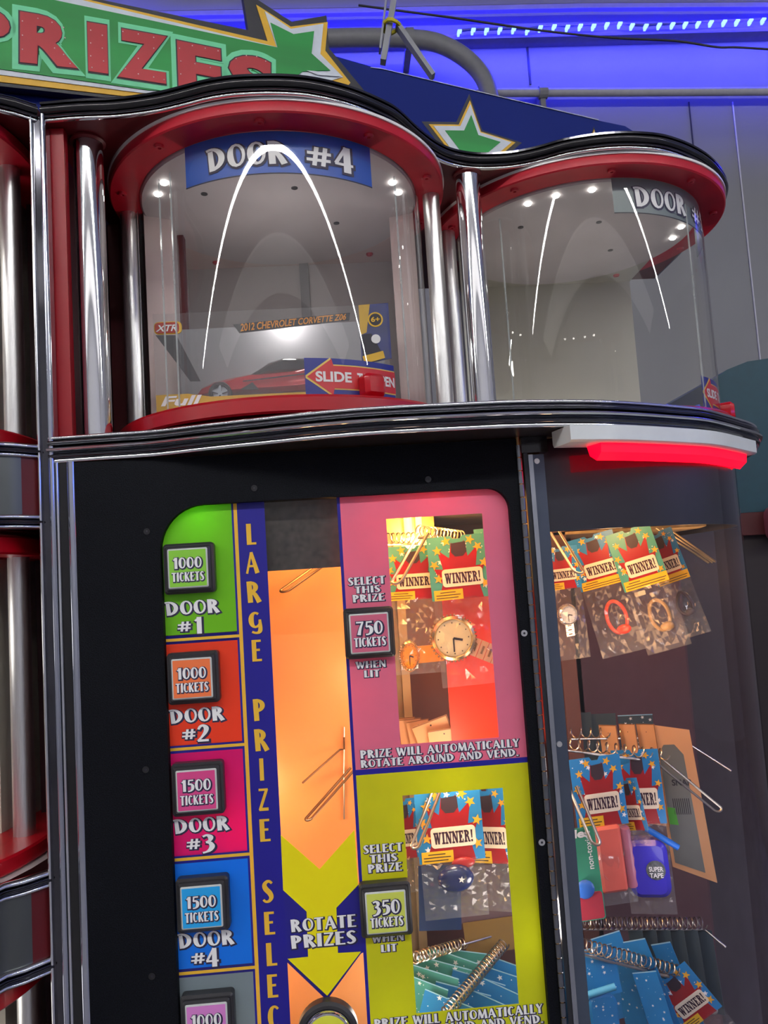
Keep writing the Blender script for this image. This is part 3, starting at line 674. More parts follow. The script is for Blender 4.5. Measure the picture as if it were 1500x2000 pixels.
# ---- chrome post and door channel
def vbar(name, xa, xb, yf, depth, m, z0=.02, z1=None, parent=ma, rnd=True):
    z1 = z1 or vtop; c, hw = (xa+xb)/2, (xb-xa)/2; mb = MB()
    if rnd:
        sec = [(c+hw*math.sin(a), yf+depth-depth*math.cos(a)) for a in [(-90+180*k/10)*PI/180 for k in range(11)]]+[(xb, yf+depth+.01), (xa, yf+depth+.01)]
    else: sec = [(xa, yf), (xb, yf), (xb, yf+.02), (xa, yf+.02)]
    return mb.prism(sec, z0, z1).build(name, m, parent, smooth=rnd)
X = lambda px, py, Y=.783: at(px, py, Y).x
pa, pb = X(84.5, 1400), X(118.5, 1400); w = pb-pa
vbar('post_bead', pa, pa+w*.22, .783, .003, CHROME, z1=ZM1-.012)
vbar('post_face', pa+w*.20, pa+w*.66, .7875, .001, DARKCHROME, z1=ZM1-.012, rnd=False)
vbar('post_bead', pa+w*.62, pa+w*1.0, .783, .004, mat('chrome_blue_reflect', (.55, .58, .66), .1, 1, .05, 20), z1=ZM1-.012)  # blue reflection on the chrome put into its colour
ca, cb_ = X(119, 1400), X(159, 1400)
w = cb_-ca
vbar('door_channel_bead', ca, ca+w*.18, .784, .003, CHROME, z1=SZ0)
vbar('door_channel_face', ca+w*.15, ca+w*.60, .7865, .001, BLACKGLOSS, z1=SZ0, rnd=False)
vbar('door_channel_bead', ca+w*.58, ca+w*1.02, .782, .004, mat('chrome_blue_reflect', (.55, .58, .66), .1, 1, .05, 20), z1=SZ0)
# ---- piano hinge and the frame strip right of the door
ha, hb = X(1047.5, 1400, Y0-.006), X(1060, 1400, Y0-.006); hc, hr = (ha+hb)/2, (hb-ha)/2
hg = MB().tube([(hc, Y0-.006, .3), (hc, Y0-.006, SZ0+.002)], hr*.55, 10).build('hinge_pin', mat('brass_pin', (.6, .35, .15), .3, 1), ma, smooth=True)
KN = mat('hinge_steel', (.22, .23, .25), .25, 1, .15, 60)
z = SZ0-.008; k = 0; first = None
while z > .55:
    if first is None:
        first = MB().tube([(hc, Y0-.006, z), (hc, Y0-.006, z-.0122)], hr, 12).build('hinge_knuckle', KN, ma, smooth=True); zf = z
    else:
        c = first.copy(); COL.objects.link(c); c.location = first.location+Vector((0, 0, z-zf)); WM[c.name] = WM[first.name]
    z -= .0134
sa, sb = X(1061, 1400, Y0), X(1102, 1400, Y0)
MB().box((sa, Y0-.004, .3), (sa+.0045, Y0+.012, SZ0)).build('frame_strip', mat('dark_strip', (.03, .032, .04), .3, .3), ma)
MB().box((sa+.0045, Y0-.006, .3), (sa+.009, Y0+.012, SZ0-.018)).build('frame_strip', SATIN, ma)
fs_ = MB().box((sa+.009, Y0-.004, .3), (sb, Y0+.012, SZ0-.018)).build('frame_strip', mat('strip_blue_reflect', (.085, .105, .15), .30, .55, .08, 20), ma)  # aluminium strip, its blue reflection put into the colour
MB().box((sa-.002, Y0-.006, SZ0-.016), (sb+.004, Y0+.01, SZ0)).build('hinge_block', BLACKGLOSS, ma)
for x, y in ((1048, 901), (1092, 1453)):
    p = at(x, y, Y0-.004); MB().disc((p.x, p.z), .0028, 12, .004, .0056).build('strip_screw', STEEL, ma, PN.M)
# ---- curved acrylic case on the right
case = [(sb-.002, .792), (.262, .793), (.300, .797), (.345, .808), (.390, .829), (.432, .861), (.466, .902), (.488, .955), (.498, 1.02), (.502, 1.09), (.504, 1.28)]
caseS = spline([Vector(p) for p in case], 6)
zb0 = Z_(.040)
sweep(MB(), caseS, [(0, .3), (0, SZ0), (-.0006, SZ0), (-.0006, .3)]).build('case_acrylic', GLASS2, ma, smooth=True)
sweep(MB(), inset(caseS, .004), [(0, zb0), (0, SZ0-.0005), (-.002, SZ0-.0005), (-.002, zb0)]).build('black_upper_band', mat('band_black', (.022, .024, .030), .35, 0, .1), ma, smooth=True)
sweep(MB(), [Vector((.503, 1.20)), caseS[-1]], [(.002, .3), (.002, SZ0), (-.004, SZ0), (-.004, .3)]).build('case_rear_frame', mat('navy_frame', (.012, .02, .05), .4), ma)
MB().box((-.27, 1.26, .02), (.455, 1.30, Z_(.45))).build('rear_panel', mat('rear_mauve', (.11, .06, .065), .5, 0, .1, 6), ma) if False else MB().box((-.27, 1.26, .02), (.504, 1.30, SZ0)).build('rear_panel', mat('rear_mauve', (.11, .06, .065), .5, 0, .1, 6), ma)
MB().box((-.27, .80, .30), (.46, 1.26, .33)).build('case_floor', RUBBER, ma)
MB().box((-.278, .80, .02), (-.268, 1.26, SZ0)).build('side_wall', RUBBER, ma)
MB().box((-.27, .80, .02), (.22, .82, .60)).build('lower_front', FELT, ma)
# black header board and ceiling tray inside the case
u0, v0 = PN.uv(512, 1113)
HB = mat('brown_header_board', (.035, .028, .024), .6, 0, .6, 160, bump=.3)
p0, p1 = at(508, 1115, .81), at(672, 1108, .81)
MB().box((p0.x, .81, (p0.z+p1.z)/2), (p1.x, .815, SZ0-.01)).build('header_board', HB, ma)
pt = at(1330, 1050, .97)
MB().zprism([(.02, .83)]+[(p.x, p.y) for p in inset(caseS, .009) if p.y > .83 and p.y < 1.24]+[(.49, 1.24), (.02, 1.24)], Z_(.082), Z_(.088)).build('inner_ceiling', mat('inner_ceiling_cream', (.75, .62, .42), .25, .2, .1, 40), ma)
MB().zprism([(.27, 1.0), (.47, 1.0), (.485, 1.05), (.49, 1.24), (.27, 1.24)], Z_(.0455), Z_(.049)).build('gold_lit_tray', mat('gold_lit_tray', (.85, .58, .28), .3, .4, .35, 60), ma)  # warm light on the tray put into its gold colour
# red beacon strip under the shelf
li = [(1066, 880), (1080, 862), (1100, 853), (1150, 846)]
lpl = inset(sheS, -.004)
seg = [p for p in lpl if p.x > .215 and p.y < .90]
lz1, lz0 = SZ0-.0005, SZ0-.0165
hs = sweep(MB(), seg, [(.004, lz1), (.004, lz0+.002), (.001, lz0), (-.030, lz0), (-.032, lz0+.003), (-.032, lz1)]).build('light_housing', WHITE, ma, smooth=True)
hs['label'] = 'white curved housing of the red light'
seg2 = [p for p in lpl if p.x > .25 and p.y < .885]
lo = sweep(MB(), seg2, [(-.003, lz0+.0005), (-.004, lz0-.009), (-.012, lz0-.016), (-.022, lz0-.010), (-.026, lz0+.0005)]).build('red_light_lens', lamp_mat('red_lens', (1, .0, .012), 3.0), hs, smooth=True)

# ================================================================== HEADER SIGN
hp = at(300, 100, .98)
SG = Plane(hp, math.radians(15))
hd = empty('header_sign', 'large header board with red PRIZES lettering on green and starred blue wing', 'sign', (hp.x, hp.y+.03, ZM1))
h2 = lambda x, y: SG.uv(x/2, y/2)                        # first close-up, 2x
h3 = lambda x, y: SG.uv(750+x/2, y/2)
zq = lambda x: SG.I @ Vector((x, 0, 0))
vb = ZM1-hp.z                                             # board bottom in local height
def poly(name, pts, n0, n1, m, parent=hd, P=SG): return MB().prism(pts, n0, n1).build(name, m, parent, P.M)
NAVYB = mat('navy_board', (.006, .018, .17), .6, 0, .05, 6, spec=.15)
bl = [h2(1180, 150)] + [h3(*p) for p in ((0, 242), (500, 362), (860, 448), (965, 470), (1000, 492), (1015, 515))]
bu = [(p[0], p[1]) for p in bl]
poly('blue_wing', bu+[(bu[-1][0]+.01, vb), (h2(-300, 300)[0], vb), h2(-300, 300)], -.034, -.016, NAVYB)
poly('blue_wing_edge', [h3(-40, 236), h3(0, 240), h3(500, 360), h3(860, 446), h3(860, 449), h3(500, 363), h3(0, 243), h3(-40, 239)], -.030, -.0145, SATIN)
BLK = mat('sign_black', (.012, .012, .02), .45); GLD = mat('sign_gold', '#e0b02a', .45, 0, .05); WHT = mat('sign_white', (.62, .68, .74), .4); GRN = mat('sign_green', '#0f8f3a', .45, 0, .25, 5, stretch=(.3, 3, 1))
def lay(pts): return [h2(*p) for p in pts]
bot = [h2(700, 396), h2(700, 470)]
poly('black_border', lay([(-200, -90), (200, -40), (400, 0), (970, 118), (945, -40), (965, -28), (1140, 85), (1275, 60), (1285, 188), (1420, 350), (1380, 400), (1100, 440), (700, 416), (510, 392), (0, 336), (-200, 310)]), -.012, 0, BLK)
poly('gold_border', lay([(-200, -105), (340, 0), (1045, 163), (1000, 20), (1135, 106), (1280, 88), (1270, 200), (1368, 325), (1300, 400), (700, 405), (510, 380), (0, 322), (-200, 296)]), 0, .0012, GLD)
poly('white_border', lay([(-200, -112), (185, -22), (300, 0), (1080, 188), (1033, 48), (1135, 117), (1262, 97), (1250, 215), (1338, 305), (1250, 330), (1000, 400), (545, 366), (0, 296), (-200, 270)]), .0012, .0024, WHT)
poly('green_field', lay([(-200, -95), (0, -45), (200, 5), (520, 72), (1083, 192), (1055, 95), (1145, 140), (1225, 128), (1215, 215), (1288, 281), (1180, 285), (1050, 380), (580, 358), (0, 276), (-200, 250)]), .0024, .0036, GRN)
poly('white_lower_point', lay([(1195, 282), (1290, 290), (1335, 306), (1240, 300)]), .0037, .0040, WHT)
GLOW = mat('letter_glow', '#6fd8a0', .45, 0, .05); LRED = mat('letter_red', '#b3202c', .42, 0, .18, 7)
for ch, q in (('P', ((-150, 10), (40, 62), (42, 240), (-148, 215))), ('R', ((80, 56), (298, 92), (306, 278), (80, 254))), ('I', ((341, 97), (418, 110), (423, 299), (346, 288))), ('Z', ((457, 119), (651, 154), (660, 340), (460, 310))), ('E', ((690, 168), (862, 203), (872, 390), (697, 360))), ('S', ((892, 218), (1064, 240), (1064, 440), (894, 412)))):
    quad = [h2(*p) for p in q]
    d = font_mb(ch, .05)
    big = [d[0], d[1], d[2]]
    c = sum((Vector(p) for p in quad), Vector((0, 0)))/4
    for nm, grow, n, m in (('letter_glow', .16, .0042, GLOW), ('letter_outline', .035, .0048, BLK), ('letter', 0, .0056, LRED)):
        dd = font_mb(ch, .05+grow*.35) if grow else d
        q2 = [tuple(c+(Vector(p)-c)*(1+grow*1.7)) for p in quad]
        vs, fs = quad_text(dd, q2, n)
        MB().add(vs, fs).build(nm, m, hd, SG.M)
# little bulbs holes on the letters
mb = MB()
for x, y in [(90, 95), (90, 150), (90, 205), (150, 85), (205, 100), (250, 120), (255, 160), (215, 200), (250, 225), (275, 260), (355, 130), (355, 180), (355, 230), (360, 275), (400, 150), (400, 200), (405, 250), (480, 135), (540, 145), (600, 158), (600, 200), (540, 240), (490, 280), (540, 300), (600, 312), (640, 322), (700, 200), (750, 190), (800, 200), (850, 210), (705, 250), (760, 260), (820, 275), (705, 300), (920, 240), (960, 228), (1000, 232), (1035, 250)]:
    u, v = h2(x, y); mb.disc((u, v), .0008, 8, .0056, .0062)
o = mb.build('letter_bulbs', mat('bulb_pink', (.75, .45, .45), .3), hd, SG.M); o['kind'] = 'stuff'
# stars on the wing
SP = [((190, 460), (310, 462), (352, 370), (400, 490), (530, 537), (480, 590), (440, 640), (350, 600), (290, 650), (285, 565))]
def wing_star(c, pts_out, parent):
    cc = Vector(h3(*c)); P = [Vector(h3(*p)) for p in pts_out]
    for nm, k, n, m in (('star_black', 1.16, -.0158, BLK), ('star_gold', 1.0, -.0150, GLD), ('star_white', .90, -.0142, WHT), ('star_green', .64, -.0134, GRN)):
        poly(nm, [tuple(cc+(p-cc)*k) for p in P], n-.0008, n, m, parent)
wing_star((362, 535), [(190, 462), (308, 464), (352, 368), (396, 492), (532, 535), (455, 600), (470, 720), (370, 650), (270, 710), (280, 580)], hd)
wing_star((843, 560), [(780, 545), (822, 540), (842, 484), (862, 545), (900, 552), (875, 590), (880, 640), (845, 610), (800, 640), (810, 585)], hd)

# ================================================================== LABELS AND KNOBS ON THE CYLINDERS
def cyl_uv(px, py, c, R=RG):
    d = ray(px, py); a = d.x**2+d.y**2; b = -2*(d.x*c[0]+d.y*c[1]); k = c[0]**2+c[1]**2-R*R
    disc = b*b-4*a*k
    t = (-b-math.sqrt(max(disc, 0)))/(2*a); p = d*t
    return math.atan2(p.x-c[0], -(p.y-c[1]))*R, p.z+CAMZ
def wrap(mb, c, R=RG):
    mb.v = [(c[0]+(R+n)*math.sin(u/R), c[1]-(R+n)*math.cos(u/R), z) for u, z, n in mb.v]; return mb
def strip(u0, u1, top, bot, n, k=24):
    mb = MB(); vs = []; fs = []
    for i in range(k+1):
        u = u0+(u1-u0)*i/k; vs += [(u, bot(i/k), n), (u, top(i/k), n)]
    for i in range(k): fs.append((2*i, 2*i+2, 2*i+3, 2*i+1))
    return mb.add(vs, fs)
def door_label(c, L_, R_x, zt, zb_, m, txt, name='door_label', label=None):
    u0, u1 = L_, R_x
    o = wrap(strip(u0, u1, lambda s: zt, lambda s: zb_, -.0026, 40), c).build(name, m, ma, smooth=True)
    if label: o['label'] = label
    wrap(strip(u0, u1, lambda s: zb_+.0012, lambda s: zb_, -.0023, 40), c).build('label_edge', INKBLACK, o)
    for s_, box, gl in txt:
        for e, mm, dn, oo in ((.08, INKSH, -.0020, .0006), (.012, INKWHITE, -.0015, 0)):
            vs, fs = fit_text(strokes_mb(s_, gl, e), (box[0]+oo, box[1]-oo, box[2]+oo, box[3]-oo), dn)
            wrap(MB().add(vs, fs), c).build('lettering' if e < .05 else 'lettering_shadow', mm, o)
    return o
u0, zt = cyl_uv(357, 283, C1); u1, zt2 = cyl_uv(726, 305, C1); zb_ = (cyl_uv(359, 364, C1)[1]+cyl_uv(540, 342, C1)[1]+cyl_uv(730, 366, C1)[1])/3
zt = ZC0-.0005
a0 = cyl_uv(404, 320, C1)[0]; a1 = cyl_uv(560, 305, C1)[0]; b0 = cyl_uv(598, 310, C1)[0]; b1 = cyl_uv(692, 318, C1)[0]
tz1 = cyl_uv(560, 274, C1)[1]; tz0 = cyl_uv(560, 318, C1)[1]
door_label(C1, u0, u1, zt, zb_, mat('label_blue', '#0650b8', .35, 0, .03), [('DOOR', (a0, tz0, a1, tz1), GL), ('#4', (b0, tz0-.001, b1, tz1+.001), GL)], label='blue DOOR #4 label')
u0 = cyl_uv(1198, 380, C2)[0]; zb_ = cyl_uv(1200, 415, C2)[1]
a0 = cyl_uv(1241, 385, C2)[0]; a1 = cyl_uv(1340, 400, C2)[0]; tz1 = cyl_uv(1255, 364, C2)[1]; tz0 = cyl_uv(1255, 402, C2)[1]
door_label(C2, u0, u0+.25, zt, zb_, mat('label_grey', '#7a8688', .35, 0, .03), [('DOOR', (a0, tz0, a1, tz1), GL), ('#5', (a1+.018, tz0, a1+.075, tz1), GL)], label='grey DOOR label')
KNOB = mat('red_knob', '#e0142c', .15, 0, .03, coat=.6, trans=.4)
def slide_label(c, u0, u1, z0, z1, knob_u, knob_z):
    w = u1-u0; hgt = z1-z0
    o = wrap(strip(u0, u1, lambda s: z1, lambda s: z0, -.0028, 20), c).build('slide_label', mat('label_navy', '#14258f', .35, 0, .03), ma); o['label'] = 'blue slide to open label with red arrow'
    def arrow(grow, n, m, nm):
        ah = .26
        top = lambda s: z0+hgt*(.5+(.5*min(s/ah, 1)*1.0 if s < ah else .30)+grow); bot_ = lambda s: z0+hgt*(.5-(.5*min(s/ah, 1)*1.0 if s < ah else .30)-grow)
        wrap(strip(u0+w*(.02-grow*.4), u1, top, bot_, n, 60), c).build(nm, m, o)
    arrow(.035, -.0024, mat('arrow_yellow', '#f0d060', .4), 'arrow_outline'); arrow(0, -.0019, mat('arrow_red', '#d81e26', .4), 'arrow')
    for s_, x0, x1 in (('SLIDE', .10, .46), ('TO', .52, .66), ('OPEN', .71, .98)):
        vs, fs = fit_text(font_mb(s_, .035), (u0+w*x0, z0+hgt*.36, u0+w*x1, z0+hgt*.64), -.0012)
        wrap(MB().add(vs, fs), c).build('lettering', INKWHITE, o)
    k = MB().rbox(knob_u-.0115, knob_z-.012, knob_u+.0115, knob_z+.012, 0, .016, .005, .004)
    wrap(k, c).build('slide_knob', KNOB, ma, smooth=True)
s0, s1 = cyl_uv(596, 735, C1), cyl_uv(774, 740, C1)
slide_label(C1, s0[0], s1[0], cyl_uv(700, 774, C1)[1], cyl_uv(700, 702, C1)[1], cyl_uv(720, 755, C1)[0], cyl_uv(720, 757, C1)[1])
s0 = cyl_uv(1374, 745, C2)
slide_label(C2, s0[0], s0[0]+.095, Z_(.19), cyl_uv(1374, 733, C2)[1], s0[0]+.068, Z_(.192))

# ================================================================== LEFT TOWER
CT = (-.516, .85)
tw = empty('prize_tower', 'red and chrome door tower standing left of the black panel', 'prize machine', (-.516, .95, 0))
trl = [Vector((CT[0]+.215*math.sin(math.radians(a)), CT[1]-.215*math.cos(math.radians(a)))) for a in range(-85, 66, 6)]+[Vector((-.308, .7674)), Vector((-.2905, .786))]
def tower_rail(z1, h_, n=3):
    for a, b, d, m in ((0, .30, .003, CHROME), (.30, .62, .006, DARKCHROME), (.62, 1.0, .004, CHROME)):
        sweep(MB(), trl, bead(z1-h_+h_*a, z1-h_+h_*b, d, -.003)).build('rail_bead', m, tw, smooth=True)
tower_rail(Z_(.156), .014); tower_rail(Z_(.0867), .014); tower_rail(Z_(-.2485), .016); tower_rail(Z_(-.3257), .016)
canT = [Vector((CT[0]+.215*math.sin(math.radians(a)), CT[1]-.04-.215*math.cos(math.radians(a)))) for a in range(-85, 50, 6)]+[Vector((-.325, .748)), Vector((-.3118, .7637)), Vector((-.2995, .7701)), Vector((-.2825, .783))]
for a, b, d, m in ((.0, .20, .0015, CHROME), (.20, .34, .004, DARKCHROME), (.34, .90, .0065, BLACKGLOSS), (.90, 1.0, .003, SATIN)):
    sweep(MB(), canT, bead(ZC1+h*a+.0003, ZC1+h*b-.0003, d, -.006)).build('canopy_bead', m, tw, smooth=True)
ci_ = inset(canT, .006); MB().zprism([(p.x, p.y) for p in ci_]+[(-.2825, 1.30), (-.74, 1.30)], ZC1+.0005, ZM1-.001).build('canopy_slab', DARKRED, tw)
def tdisc(z0, z1, name, m=RED): MB().lathe(CT, [(.0005, z0), (RC-.002, z0), (RC, z0+.002), (RC, z1-.002), (RC-.002, z1), (.0005, z1)], 96).build(name, m, tw, smooth=True)
def tring(z0, z1, name, m=RED): MB().lathe(CT, [(RG-.004, z0), (RC-.002, z0), (RC, z0+.002), (RC, z1-.002), (RC-.002, z1), (RG-.004, z1), (RG-.004, z0)], 96).build(name, m, tw, smooth=True)
tring(ZC0, ZC1, 'cylinder_cap', REDCAP); tdisc(Z_(.157), Z_(.172), 'cylinder_base')
tring(Z_(.0498), Z_(.068), 'cylinder_cap', mat('red_bright', '#b00018', .35)); tdisc(Z_(-.2475), Z_(-.2315), 'cylinder_base')
tring(Z_(-.362), Z_(-.345), 'cylinder_cap', RED)
GM = mat('grey_metal_band', (.11, .12, .12), .35, .7, .1, 8)
for z0, z1 in ((.0725, .1425), (-.326, -.2645)):
    tp = inset(trl, .004); tq = [tp[-1]]
    fine = []
    for a_, b_ in zip(tp[:-1], tp[1:]): fine += [a_, (a_*2+b_)/3, (a_+b_*2)/3]
    fine.append(tp[-1]); cut = -.3035
    g1 = [p for p in fine if p.x < cut]; g2 = [g1[-1]]+[p for p in fine if p.x >= cut]
    for pth, m, nm in ((g1, GM, 'grey_band'), (g2, DARKRED, 'red_band')):
        sweep(MB(), pth, [(0, Z_(z0)), (0, Z_(z1)), (-.003, Z_(z1)), (-.003, Z_(z0))]).build(nm, m, tw, smooth=True)
for x, y, Yb in ((17, 941, .772), (40, 1819, .772)):
    p = at(x, y, Yb); PS = Plane(p, math.radians(-48)); MB().disc((0, 0), .0026, 14, -.004, .0016).build('band_screw', CHROME, tw, PS.M)
# top/ bottom closures where the rails sit
MB().lathe(CT, [(.2085, Z_(.1425)), (.0005, Z_(.1425))], 48).build('drum_top', DARKRED, tw); MB().lathe(CT, [(.2085, Z_(.0725)), (.0005, Z_(.0725))], 48).build('drum_bottom', DARKRED, tw)
MB().lathe(CT, [(.2120, Z_(-.2485)), (.0005, Z_(-.2485))], 48).build('drum_top', mat('pale_top', (.6, .55, .55), .5), tw)
for z0, z1 in ((.172, .475), (-.2315, .0498), (-.62, -.362)):
    point('tower_glow', (CT[0]+.03, CT[1]-.06, Z_((z0*.3+z1*.7))), .35, (1, .95, .88), .05)
    MB().lathe(CT, [(RG, Z_(z0)), (RG, Z_(z1))], 96).build('glass_cylinder', GLASS, tw, smooth=True)
    p = at(42, 1370, .85)
    column(-.3388, .850, .0108, Z_(z0), Z_(z1), 'rear_column', tw, STEEL, False)
    sweep(MB(), [Vector((-.66, .86)), Vector((-.366, .86)), Vector((-.360, .90)), Vector((-.355, 1.0))], [(0, Z_(z0)), (0, Z_(z1)), (-.004, Z_(z1)), (-.004, Z_(z0))]).build('cream_liner', mat('tower_cream', (.66, .62, .52), .5, 0, .05), tw)
    MB().box((-.352, .93, Z_(z0)), (-.285, .94, Z_(z1))).build('red_back_shaded', mat('very_dark_red', (.035, .004, .008), .5), tw)  # fills the black gap, shade put into its near-black red
MB().box((-.70, 1.0, .02), (-.30, 1.25, Z_(.48))).build('tower_body', DARKRED, tw)
MB().box((-.2925, .80, .02), (-.284, 1.25, ZC1)).build('tower_side', mat('very_dark_red', (.035, .004, .008), .5), tw)
MB().lathe(CT, [(.20, .02), (.20, Z_(-.62)), (.0005, Z_(-.62))], 64).build('tower_plinth', RUBBER, tw, smooth=True)

# ================================================================== TOY CAR IN ITS WINDOW BOX
Zf = Z_(.1970)
MB().lathe(C1, [(.0005, Z_(.1965)), (.160, Z_(.1965)), (.162, Z_(.1955)), (.162, Z_(.1872)), (.0005, Z_(.1872))], 64).build('inner_platform', RED, ma, smooth=True)

tb = empty('toy_car_box', 'boxed red toy sports car inside the left clear cylinder', 'toy', (-.05, .90, Zf))
BX = Plane((0, .868, 0))
def bq(x, y): return BX.uv(x, y)
xl, xr = bq(303, 720)[0], bq(762, 720)[0]
DKC = mat('box_dark_card', (.05, .05, .06), .5, 0, .1)
MB().box((xl, .868, Zf), (xr, .960, Zf+.0015)).build('box_floor', DKC, tb)
MB().box((xl+.01, .958, Zf), (xr, .960, bq(500, 606)[1]+.012)).build('box_back', mat('box_back_grey', (.22, .22, .24), .4, 0, .1, 9), tb)
lip = MB().prism([(xl, Zf), (xr-.06, Zf), (xr-.06, Zf+.018), (xl+.06, Zf+.018), (xl+.035, Zf+.0225), (xl, Zf+.0225)], 0, .0012).build('yellow_lip', mat('toy_yellow', '#e8b81c', .4, 0, .1, 20), tb, BX.M)
vs, fs = fit_text(font_mb('Full', .03, .25), (xl+.005, Zf+.0095, xl+.050, Zf+.0205), .0018)
MB().add(vs, fs).build('lettering', INKWHITE, tb, BX.M)
a, b = bq(345, 640), bq(385, 742)
MB().prism([bq(304, 655), bq(345, 655), bq(392, 745), bq(372, 745)], 0, .001).build('side_flap', DKC, tb, BX.M)
lg0, lg1 = bq(302, 655), bq(355, 628)
lgo = MB().rbox(lg0[0], lg0[1], lg1[0], lg1[1], .001, .002, .005, .0005).build('logo_plate', mat('toy_yellow', '#e8b81c', .4), tb, BX.M)
MB().rbox(lg0[0]+.001, lg0[1]+.001, lg1[0]-.003, lg1[1]-.001, .002, .0026, .004, .0003).build('logo_field', mat('toy_red', '#b02a18', .4), lgo, BX.M)
vs, fs = fit_text(font_mb('XTR', .02, .3), (lg0[0]+.002, lg0[1]+.003, lg1[0]-.005, lg1[1]-.004), .0030)
MB().add(vs, fs).build('lettering', INKWHITE, lgo, BX.M)
# name strip across the top
qn = [bq(455, 634), bq(684, 611), bq(682, 626), bq(468, 651)]
ns = MB().prism(qn, .0, .0008).build('name_strip', mat('strip_dark', (.03, .03, .035), .4), tb, BX.M)
vs, fs = quad_text(font_mb('2012 CHEVROLET CORVETTE Z06', .02, .25), [bq(468, 633), bq(676, 613), bq(676, 625), bq(470, 648)], .0012)
MB().add(vs, fs).build('lettering', mat('toy_orange', '#f09a20', .4), ns, BX.M)
# right card with the age badge
rc = MB().prism([bq(700, 597), bq(758, 592), bq(765, 700), bq(707, 712)], -.001, .001).build('side_card', mat('toy_blue', '#1c2a78', .4, 0, .3, 40), tb, BX.M)
MB().prism([bq(700, 597), bq(722, 595), bq(716, 650), bq(704, 655)], .001, .0014).build('flame_print', mat('toy_yellow', '#e8b81c', .4), rc, BX.M)
c = bq(733, 625)
MB().disc(c, .0085, 24, .001, .0018).build('badge', mat('toy_yellow', '#e8b81c', .4), rc, BX.M); MB().disc(c, .0068, 24, .0018, .0022).build('badge_centre', INKBLACK, rc, BX.M)
vs, fs = fit_text(font_mb('6+', .03), (c[0]-.005, c[1]-.003, c[0]+.005, c[1]+.003), .0026); MB().add(vs, fs).build('lettering', mat('toy_yellow', '#e8b81c', .4), rc, BX.M)
MB().prism([bq(702, 655), bq(725, 652), bq(745, 688), bq(742, 705), bq(712, 710)], .001, .0016).build('switch_print', INKBLACK, rc, BX.M)
MB().prism([bq(708, 697), bq(748, 686), bq(752, 700), bq(712, 711)], .0016, .0020).build('flame_print', mat('toy_yellow', '#e8b81c', .4), rc, BX.M)
c = bq(734, 663); MB().disc(c, .0052, 20, .0016, .0022).build('badge', INKWHITE, rc, BX.M)
MB().box((xl, .8665, Zf+.001), (xr, .8672, bq(500, 606)[1])).build('box_window', clear('box_film', (.95, .95, .95), 1.5, .08, .04), tb)
# the car itself (front to the left)
def car(parent):
    x0, x1 = bq(378, 740)[0], bq(690, 740)[0]; Lc = x1-x0; yc = .912; zb = Zf+.014; H = .054
    prof = [(0, .16, .30, .70), (.03, .14, .40, .86), (.10, .13, .50, .95), (.22, .13, .58, 1), (.34, .13, .64, 1), (.45, .13, .66, .97), (.60, .13, .68, .97), (.72, .13, .74, 1), (.84, .14, .76, 1), (.94, .16, .74, .94), (1, .22, .66, .84)]
    def loft(prof, tuck, y_half):
        vs = []; fs = []; n = 12
        for s, lo, hi, wf in prof:
            x = x0+s*Lc
            for k in range(n):
                a = 2*PI*k/n+PI/n; cx_ = math.copysign(abs(math.cos(a))**.45, math.cos(a)); sz = math.copysign(abs(math.sin(a))**.6, math.sin(a))
                z = (lo+hi)/2+(hi-lo)/2*sz; tk = 1-(tuck*max(0, sz))
                vs.append((x, yc+y_half*wf*cx_*tk, zb+z*H))
        m = len(prof)
        for i in range(m-1):
            for k in range(n): fs.append((i*n+k, i*n+(k+1) % n, (i+1)*n+(k+1) % n, (i+1)*n+k))
        fs.append(tuple(range(n))); fs.append(tuple((m-1)*n+k for k in range(n)))
        return MB().add(vs, fs)
    CR = mat('toy_car_red', '#d0182a', .18, .2, .05, coat=.8)
    bd = loft(prof, .18, .034).build('car_body', CR, parent, smooth=True)
    loft([(.34, .55, .62, .75), (.46, .55, .90, .78), (.56, .55, 1.0, .74), (.68, .55, .98, .70), (.80, .55, .84, .70), (.90, .6, .74, .70)], .32, .034).build('car_canopy', mat('car_glass', (.03, .03, .035), .08, 0, .1), bd, smooth=True)
    for s, r in ((.155, .0128), (.80, .0136)):
        for sd in (-1, 1):
            x = x0+s*Lc; y = yc+sd*.0335; z = zb+r-.003
            whe = MB(); P2 = Plane((x, y, z))
            whe = lathe_n(MB(), (0, 0), [(r*.72, -.004), (r, -.003), (r, .003), (r*.93, .0045), (r*.72, .0045), (r*.70, .002)], 28).build('wheel', mat('tyre', (.02, .02, .02), .6), bd, P2.M, smooth=True)
            if sd < 0:
                lathe_n(MB(), (0, 0), [(r*.74, .0045), (r*.70, .0050), (r*.64, .0030)], 24).build('rim', SATIN, whe, P2.M)
                sm = MB(); sm.disc((0, 0), r*.2, 12, .0, .004); sm.disc((0, 0), r*.70, 24, -.002, .0005)
                for k in range(5):
                    a = 2*PI*k/5+.3; p, q = (math.cos(a), math.sin(a)), (-math.sin(a), math.cos(a)); w = r*.09
                    sm.prism([(q[0]*w, q[1]*w), (p[0]*r*.7+q[0]*w, p[1]*r*.7+q[1]*w), (p[0]*r*.7-q[0]*w, p[1]*r*.7-q[1]*w), (-q[0]*w, -q[1]*w)], .001, .0038)
                sm.build('spokes', SATIN, whe, P2.M)
    P3 = Plane((0, yc-.0345, 0))
    MB().prism([(x0+Lc*.30, zb+H*.40), (x0+Lc*.74, zb+H*.50), (x0+Lc*.74, zb+H*.53), (x0+Lc*.30, zb+H*.42)], 0, .0006).build('side_crease', INKBLACK, bd, P3.M)
    MB().prism([(x0+Lc*.28, zb+H*.24), (x0+Lc*.40, zb+H*.22), (x0+Lc*.36, zb+H*.38)], 0, .0006).build('side_vent', INKBLACK, bd, P3.M)
car(tb)

